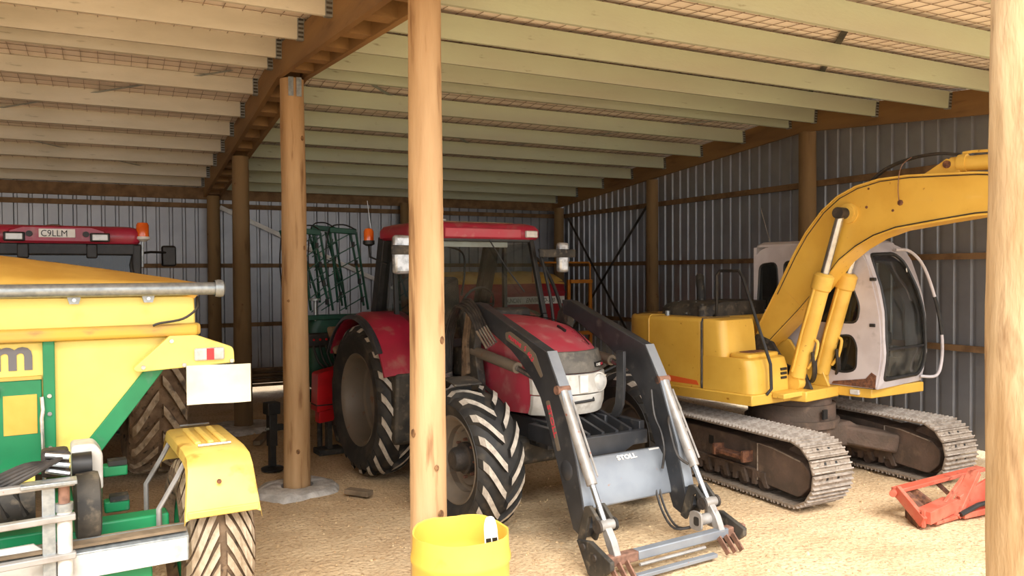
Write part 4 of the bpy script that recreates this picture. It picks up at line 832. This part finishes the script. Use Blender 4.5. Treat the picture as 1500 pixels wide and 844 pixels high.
pl = M().prism([(-.9, .78), (.05, .80), (.25, .62), (-.2, .42), (-.9, .48)], 'y', -1.0, -.985).build('spinner_guard', 'white', S); xb('spinner_deck', 'silver', S, -.9, .42, -1.1, -.7, .34, .38, .01)
M().lathe([(.38, .26), (.40, .28), (.405, .10), (.46, .05), (.46, 0)], (.02, -.95, 0), n=30, cap=True).build('spinner_disc', 'steel', S)
xb('lower_box', 'green', S, .26, .62, -.95, -.75, .40, .58, .01); xb('tail_plate', 'white', S, .18, .50, -1.08, -1.065, .40, .47, .006)

# ---------------------------------------------------------------- second red tractor, seen from behind
Q = thing('towing_tractor', 'red-roofed tractor seen from behind with number plate, hitched to the spreader', 'tractor', (-.5, 9.55, 0), 4)
q_t = tyre_meshes(.88, .56, .50, 18, .52, .05, .05, 'tyre_mud', 'lug_mud'); q_r = rim_mesh(.50, .56, .04); 
for sx in (1, -1):
    put_wheel(Q, q_t, q_r, rear_h, .88*sx, 0, .88, sx, .05, .17, 8, .07); put_wheel(Q, front_t, front_r, front_h, .82*sx, 2.5, .62, sx, .03, .16, 8)
    m = M(); pts = arc(0, .88, .98, 30, 150, 16); m.loft([[(x*sx, y, z-d) for x, d in ((.58, 0), (1.15, 0), (1.15, .03), (.58, .03))] for y, z in pts]); m.build('rear_fender', 'red', Q, .004)
xb('transmission', 'black_dusty', Q, -.3, .3, -.5, 2.4, .55, 1.05, .03); M().loft([xsec(.42, 1.8, .95, 1.25), xsec(.41, 1.72, .95, 2.0), xsec(.38, 1.55, .95, 2.8), xsec(.33, 1.45, 1.0, 3.0)]).build('hood', 'red', Q, smooth=45)
xb('drawbar_hitch', 'black_dusty', Q, -.1, .1, -.75, -.4, .55, .68, .02)
cf_ = M()
for sx in (1, -1):
    for p, q in (((.70*sx, -.42, 1.2), (.72*sx, -.40, 2.52)), ((.72*sx, .35, 1.2), (.72*sx, .35, 2.52)), ((.62*sx, 1.2, 1.3), (.62*sx, 1.05, 2.52))): cf_.bar(p, q, .09, .09, up=(0, 1, 0))
    cf_.bar((.71*sx, -.42, 1.4), (.62*sx, 1.2, 1.3), .06, .08)
cf_.box(-.7, .7, -.44, -.36, 1.2, 1.45); cf_.box(-.72, .72, -.44, -.34, 2.40, 2.53); cf_.box(-.7, .7, -.4, 1.2, 1.05, 1.2); cf_.build('cab_frame', 'black', Q, .02, 3)
quad('rear_window', [(-.66, -.41, 1.45), (.66, -.41, 1.45), (.66, -.41, 2.42), (-.66, -.41, 2.42)], 'glass_dark', Q); quad('windscreen', [(-.6, 1.2, 1.4), (.6, 1.2, 1.4), (.6, 1.06, 2.5), (-.6, 1.06, 2.5)], 'glass_dark', Q)
for sx in (1, -1): quad('side_glass', [(.715*sx, -.4, 1.45), (.65*sx, 1.2, 1.45), (.65*sx, 1.06, 2.48), (.72*sx, -.4, 2.48)], 'glass_dark', Q)
xb('seat_back', 'seat', Q, -.22, .22, .05, .18, 1.3, 2.1, .06, 3); M().box(.2, .36, .45, .5, 2.16, 2.34).build('headrest', 'seat', Q, .04, 3)
rq = M().loft([[(x*k, .30+(y-.30)*k, z) for x, y in rpoly([(-.75, -.50), (.75, -.50), (.75, 1.15), (-.75, 1.15)], .10, 4)] for k, z in ((.98, 2.52), (1.0, 2.54), (1.0, 2.645), (.97, 2.68), (.9, 2.70))]).build('roof', 'red', Q, smooth=45)
M().prism([(-.42, 2.53), (.42, 2.53), (.42, 2.645), (.30, 2.685), (-.30, 2.685), (-.42, 2.645)], 'y', -.53, -.46).build('rear_hood', 'red', rq, .012)
np_ = xb('number_plate', 'white', rq, -.165, .15, -.545, -.531, 2.575, 2.66, .004); text('plate_letters', 'C9LLM', .09, 'black_print', np_, (-.15, -.5465, 2.585), (1, 0, 0), (0, 0, 1), .0015, squash=.88)
for x in (-.36, .36):
    l = xb('work_lamp', 'black', rq, x-.10 if x < 0 else x-.08, x+.08 if x < 0 else x+.10, -.555, -.50, 2.535, 2.625, .012)
    x_ = x-.01 if x < 0 else x+.01
    xb('lamp_lens', 'lens', l, x_-.07, x_+.07, -.562, -.552, 2.55, 2.61, .012); M().lathe([(-.56, .028), (-.53, .03)], (x*.68, 0, 2.61), axis='y', n=14, cap=True).build('rubber_stop', 'black', rq)
for x in (-.30, .30): xb('window_hinge', 'black', Q, x-.05, x+.05, -.46, -.42, 2.37, 2.52, .015)
M().loft([[(x*k, .1+y*k, z) for x, y in rpoly([(-.16, -.1), (.06, -.1), (.06, .1), (-.16, .1)], .05, 4)] for k, z in ((1.2, 2.69), (1.0, 2.71), (.8, 2.725), (.3, 2.74))]).build('roof_puck', 'timber_grey', rq)
rod('rear_wiper', 'black', Q, [(-.30, -.44, 2.05), (-.12, -.45, 2.22), (.02, -.45, 2.30)], .008, 6); M().lathe([(-.45, .05), (-.43, .055)], (-.02, 0, 2.28), axis='y', n=12, cap=True).build('wiper_motor', 'black', Q)
xb('work_mirror', 'seat', Q, .30, .44, .3, .34, 2.16, 2.40, .03)
rod('beacon_stalk', 'galv', Q, [(.77, -.44, 2.28), (.775, -.44, 2.56)], .012, 8); M().lathe([(2.55, .03), (2.575, .075), (2.60, .07)], (.775, -.44, 0), n=16, cap=True).build('beacon_base', 'silver', Q); M().lathe([(2.60, .062), (2.72, .062), (2.745, .05), (2.75, 0)], (.775, -.44, 0), n=18).build('beacon_lens', 'amber', Q)
rod('mirror_arm', 'black', Q, [(.70, -.2, 2.42), (.9, .0, 2.45), (1.1, .2, 2.45)], .014, 7); M().box(1.03, 1.19, .17, .23, 2.29, 2.53).build('mirror', 'black', Q, .035, 3); xb('mirror_glass', 'black', Q, 1.045, 1.175, .163, .17, 2.31, 2.51, .01)
rod('cab_cable', 'black', Q, [(.74, -.3, 2.5), (.66, -.44, 2.3), (.74, -.46, 2.0), (.72, -.46, 1.6)], .015, 6, 4)

# ---------------------------------------------------------------- folded green boom sprayer behind the loader tractor
G = thing('boom_sprayer', 'dark green sprayer with folded upright booms and a bright red canister', 'sprayer', (3.24, 8.40, 0), 185)
M().loft([[(x, y, z) for x, y in rpoly([(.95*k, -1.55), (-.95*k, -1.55), (-.95*k, -2.5), (.95*k, -2.5)], .15, 4)] for z, k in ((.75, .9), (.85, 1), (1.5, 1), (1.62, .92))]).build('tank', 'green_dark', G, smooth=50)
for sx in (.7, -.7): xb('frame_post', 'green_dark', G, sx-.05, sx+.05, -2.62, -2.5, .35, 1.75, .01)
xb('frame_beam', 'green_dark', G, -1.0, 1.0, -1.62, -1.5, .6, .75, .01); xb('top_beam', 'green_dark', G, -.95, 1.0, -1.6, -1.5, 1.62, 1.68, .006)
for sx in (.5, -.5): rod('lower_link', 'black_dusty', G, [(sx, -1.5, .62), (sx*.8, -.4, .55)], .035, 8)
for yy in (-1.7, -2.35):
    for sx in (.75, -.75): rod('stand_leg', 'black_dusty', G, [(sx, yy, .8), (sx, yy, -.03)], .035, 8)
rod('filler_neck', 'galv', G, [(.82, -1.6, 1.55), (.82, -1.6, 1.86)], .025, 10); M().lathe([(1.86, .07), (1.885, .07)], (.82, -1.6, 0), n=14, cap=True).build('filler_cap', 'galv', G)
def fold(x0, x1, y, ztop, zbot, seed):
    r = random.Random(seed); a = M()
    top = M().bar((x0, y, ztop), (x1, y, ztop+.02), .07, .07).build('boom_head', 'green_dark', G, .01)
    for k, (xa, xb_) in enumerate(((x0, x0-.16), (x0+.06, x0-.12), (x1-.05, x1-.14), (x1, x1-.26))):
        rod('boom_tube', 'green_dark', G, [(xa, y-.05*k, ztop), (xb_ if k < 3 else xb_, y-.05*k, zbot+.05*k)], .016, 7)
    for k in range(6):
        z = ztop-(ztop-zbot)*(k+.5)/6; d = .03 if k % 2 else -.03
        rod('boom_lattice', 'green_dark', G, [(x0-.03*k, y-.02, z+.1), (x1-.03*k, y-.08, z-.1)], .008, 5)
    rod('boom_hose', 'black', G, [(x0, y, ztop+.03), ((x0+x1)/2, y+.02, ztop+.09), (x1, y, ztop+.02), (x1+.05, y, ztop-.4), (x1+.02, y, zbot+.3)], .01, 6, 5)
    for k in range(4): xb('nozzle', 'black', G, x0+.04-.04*k, x0+.07-.04*k, y+.02, y+.06, ztop-.2-.24*k, ztop-.13-.24*k)
# mirrored x order: larger x lies towards the ridge pole
fold(.22, .58, -1.75, 2.74, 1.72, 1); fold(.70, .95, -1.75, 2.72, 1.72, 2); fold(-.62, -.30, -1.75, 2.74, 1.72, 3); fold(.30, .62, -2.35, 2.80, 1.70, 4); fold(.8, 1.0, -2.35, 2.78, 1.70, 5)
xb('manifold', 'black', G, .42, .98, -1.52, -1.44, 1.28, 1.46, .03)
for k in range(6): rod('manifold_hose', 'black', G, [(.5+.08*k, -1.45, 1.3), (.5+.07*k, -1.38, 1.1), (.45+.04*k, -1.42, .95)], .014, 6, 3); M().lathe([(-1.44, .014), (-1.425, .014)], (.5+.08*k, 0, 1.38), axis='y', n=8, cap=True).build('valve_knob', 'bright_red', G)
rc_ = M().prism(rpoly([(.62, 1.06), (.94, .99), (.96, .52), (.66, .58)], .03, 3), 'y', -1.40, -1.16).build('canister', 'bright_red', G, .012, rot=(0, 0, 0)); M().prism([(.68, .56), (.92, .52), (.92, .38), (.74, .40)], 'y', -1.36, -1.2).build('canister_foot', 'bright_red', rc_, .01); xb('canister_band', 'black', rc_, .64, .96, -1.385, -1.155, .60, .615)
rod('lower_arm', 'black_dusty', G, [(.7, -1.3, .42), (.75, -1.0, .22), (.6, -.8, .1)], .04, 8)
xb('skid_foot', 'black_dusty', G, .60, .92, -1.45, -1.2, -.02, .05, .01); xb('skid_post', 'black_dusty', G, .74, .80, -1.35, -1.25, .04, .42)

# ---------------------------------------------------------------- red seed drill with yellow cover, near the back corner
D = thing('seed_drill', 'dark red seed drill with yellow cover and white lettered band', 'seed drill', (7.0, 13.4, 0), 0)
bx = M().prism([(-.42, .95), (-.30, .75), (.30, .75), (.42, .95), (.42, 1.85), (.36, 2.02), (-.36, 2.02), (-.42, 1.85)], 'x', -1.75, .76).build('seed_box', 'drill_red', D, .012)
cv = M(); cv.loft([[(x, -.40*k, 2.0+dz) if False else (x, y, z) for y, z in ((-.42, 1.98+dz*.3), (-.3, 2.10+dz), (0, 2.20+dz), (.3, 2.10+dz), (.42, 1.98+dz*.3))] for x, dz in ((-1.78, 0), (-1.2, .02), (-.6, -.01), (0, .02), (.5, .0), (.76, -.05))]); cv.build('box_cover', 'tarp', D, smooth=60)
lbl = xb('name_band', 'white', D, -.55, .74, -.432, -.422, 1.60, 1.74); text('band_letters', 'ENVIRO D-700', .115, 'black_print', lbl, (-.1, -.4335, 1.63), (1, 0, 0), (0, 0, 1), .001, squash=.84, shear=.25); text('band_letters', 'DUNCAN', .12, 'black_print', lbl, (-.53, -.4335, 1.627), (1, 0, 0), (0, 0, 1), .001, squash=.62)
xb('box_trim', 'red', D, -1.75, .76, -.44, -.42, 1.80, 1.83); xb('spec_sticker', 'white', D, .05, .10, -.432, -.42, 1.32, 1.40)
xb('tool_frame', 'drill_red', D, -1.75, .76, -.55, .55, .55, .68, .01)
for i in range(9): rod('coulter_arm', 'black_dusty', D, [(-1.6+.28*i, -.4, .6), (-1.6+.28*i, -.65, .18)], .02, 6); M().lathe([(-.006, .19), (.006, .19)], (-1.58+.28*i, -.65, .18), axis='x', n=16, cap=True).build('coulter_disc', 'rust_patch', D)
Ls = M()
for xx in (.84, 1.33): xb('step_rail', 'orange_step', D, xx-.03, xx+.03, -.45, -.40, .35, 2.05, .006)
for z in (.55, .98, 1.42, 1.98): xb('step_tread', 'orange_step', D, .84, 1.33, -.52, -.36, z, z+.07, .006)
rod('step_handrail', 'orange_step', D, [(1.33, -.42, 2.0), (1.33, -.42, 2.34), (1.30, -.42, 2.38), (.1, -.42, 2.38), (.06, -.42, 2.34), (.06, -.42, 2.0)], .018, 8)
M().bar((.76, -.42, .6), (1.36, -.42, .6), .06, .08).build('step_beam', 'orange_step', D)

# ---------------------------------------------------------------- small things
B = thing('open_barrel', 'yellow plastic barrel with its top cut off at the foot of a pale pole', 'barrel', (1.68, 3.93, 0), 20)
n = 48; R0 = .262
def bring(r, z, wob=0.): return [(math.cos(k*2*PI/n)*r, math.sin(k*2*PI/n)*r, z+wob*(noise.noise((math.cos(k*2*PI/n)*1.3, math.sin(k*2*PI/n)*1.3, 2))*.018+.003*noise.noise((k*.9, 3, 3)))) for k in range(n)]
M().loft([bring(.02, .03), bring(R0-.012, .03), bring(R0-.008, .25), bring(R0-.018, .6), bring(R0-.006, .63), bring(R0-.012, .66), bring(R0-.008, .79, 1), bring(R0, .795, 1), bring(R0+.003, .70), bring(R0+.012, .665), bring(R0+.012, .645), bring(R0+.003, .63), bring(R0+.004, .42), bring(R0+.014, .40), bring(R0+.014, .37), bring(R0+.004, .35), bring(R0, .05), bring(R0-.02, 0), bring(.02, 0)], cap=False).build('barrel_wall', 'yellow_plastic', B, smooth=50)
dm = M(); dm.loft([[(math.cos(k*2*PI/20)*r, math.sin(k*2*PI/20)*r, .56+.03*noise.noise((math.cos(k)*r*9, math.sin(k)*r*9, 1))) for k in range(20)] for r in (.01, .08, .16, .238)], cap=False); o = dm.build('barrel_rubbish', 'yellow_plastic', B)
o = M().prism(rpoly([(-.055, -.12), (.055, -.12), (.05, .06), (.03, .11), (-.03, .11), (-.05, .06)], .03, 4), 'y', -.002, .002).build('card_offcut', 'white', None, loc=(1.84, 3.88, .745), rot=(-.25, .15, .35)); tag(o, 'rounded white card offcut with black squares leaning inside the yellow barrel', 'card')
for x in (-.045, .004): M().box(x, x+.04, -.0032, -.0022, -.03, -.005).build('black_square', 'black_print', o)
o2 = M().prism(rpoly([(-.05, -.1), (.06, -.1), (.08, .08), (-.02, .1)], .03, 4), 'z', -.002, .002).build('card_offcut', 'white', None, loc=(1.68, 3.86, .615), rot=(.1, .1, .5)); tag(o2, 'white card offcut lying flat on the rubbish in the yellow barrel', 'card')

J = thing('implement_jack', 'black telescopic stand jack with round foot on the dirt floor', 'jack', (1.59, 9.10, 0), 15)
M().lathe([(-.015, .12), (.012, .125), (.02, .11), (.03, .03), (.05, .03)], n=24, cap=True).build('foot_plate', 'black', J); xb('inner_leg', 'black', J, -.035, .035, -.035, .035, .03, .4, .006); xb('outer_leg', 'black', J, -.046, .046, -.046, .046, .26, .62, .006); xb('jack_head', 'black', J, -.075, .075, -.07, .07, .62, .755, .008)
rod('lock_pin', 'galv', J, [(-.08, -.02, .46), (.12, -.02, .46)], .014, 8); xb('pin_plate', 'black', J, .04, .12, -.05, .0, .43, .5, .004)

K = thing('linkage_frame', 'orange-red welded steel linkage frame lying by the excavator track', 'steel frame', (6.1, 4.35, 0), 0)
def kb(name, p, q, w, h, mt='orange_red', up=(0, 0, 1)): return M().bar(p, q, w, h, up=up).build(name, mt, K, .004)
rod('pivot_stub', 'orange_red', K, [(.02, .28, .22), (.13, .33, .225)], .03, 12)
kb('top_rail', (.10, .31, .235), (1.15, .20, .33), .10, .035)
kb('side_plate', (.10, .30, .24), (.02, -.02, .05), .04, .10); kb('side_plate', (.30, .33, .22), (.40, .20, .10), .06, .08, 'rust_patch')
kb('side_channel', (.20, .31, .22), (.16, .08, .10), .09, .03, 'rust_patch')
kb('base_plate', (.02, .03, .02), (.22, .30, .02), .012, .1, 'rust_patch', (0, 0, 1)); kb('end_plate', (.01, -.02, .08), (.06, .0, .08), .03, .15)
kb('cross_box', (.04, .0, .09), (.55, .10, .10), .13, .11); kb('cross_foot', (.18, .02, .02), (.50, .04, .02), .10, .03)
kb('diagonal_brace', (.22, .03, .03), (.78, .12, .31), .03, .05); kb('main_diagonal', (.50, .03, .02), (.82, .05, .37), .10, .05); kb('inner_brace', (.62, .30, .26), (.70, .22, .15), .03, .04, 'rust_patch')
kb('gusset', (.62, .04, .06), (1.1, .0, .22), .03, .26); rod('spindle', 'black', K, [(.50, -.03, .05), (.72, -.05, .11), (1.0, -.06, .12)], .022, 8); kb('lower_rail', (.55, .0, .03), (1.15, -.05, .05), .08, .05)
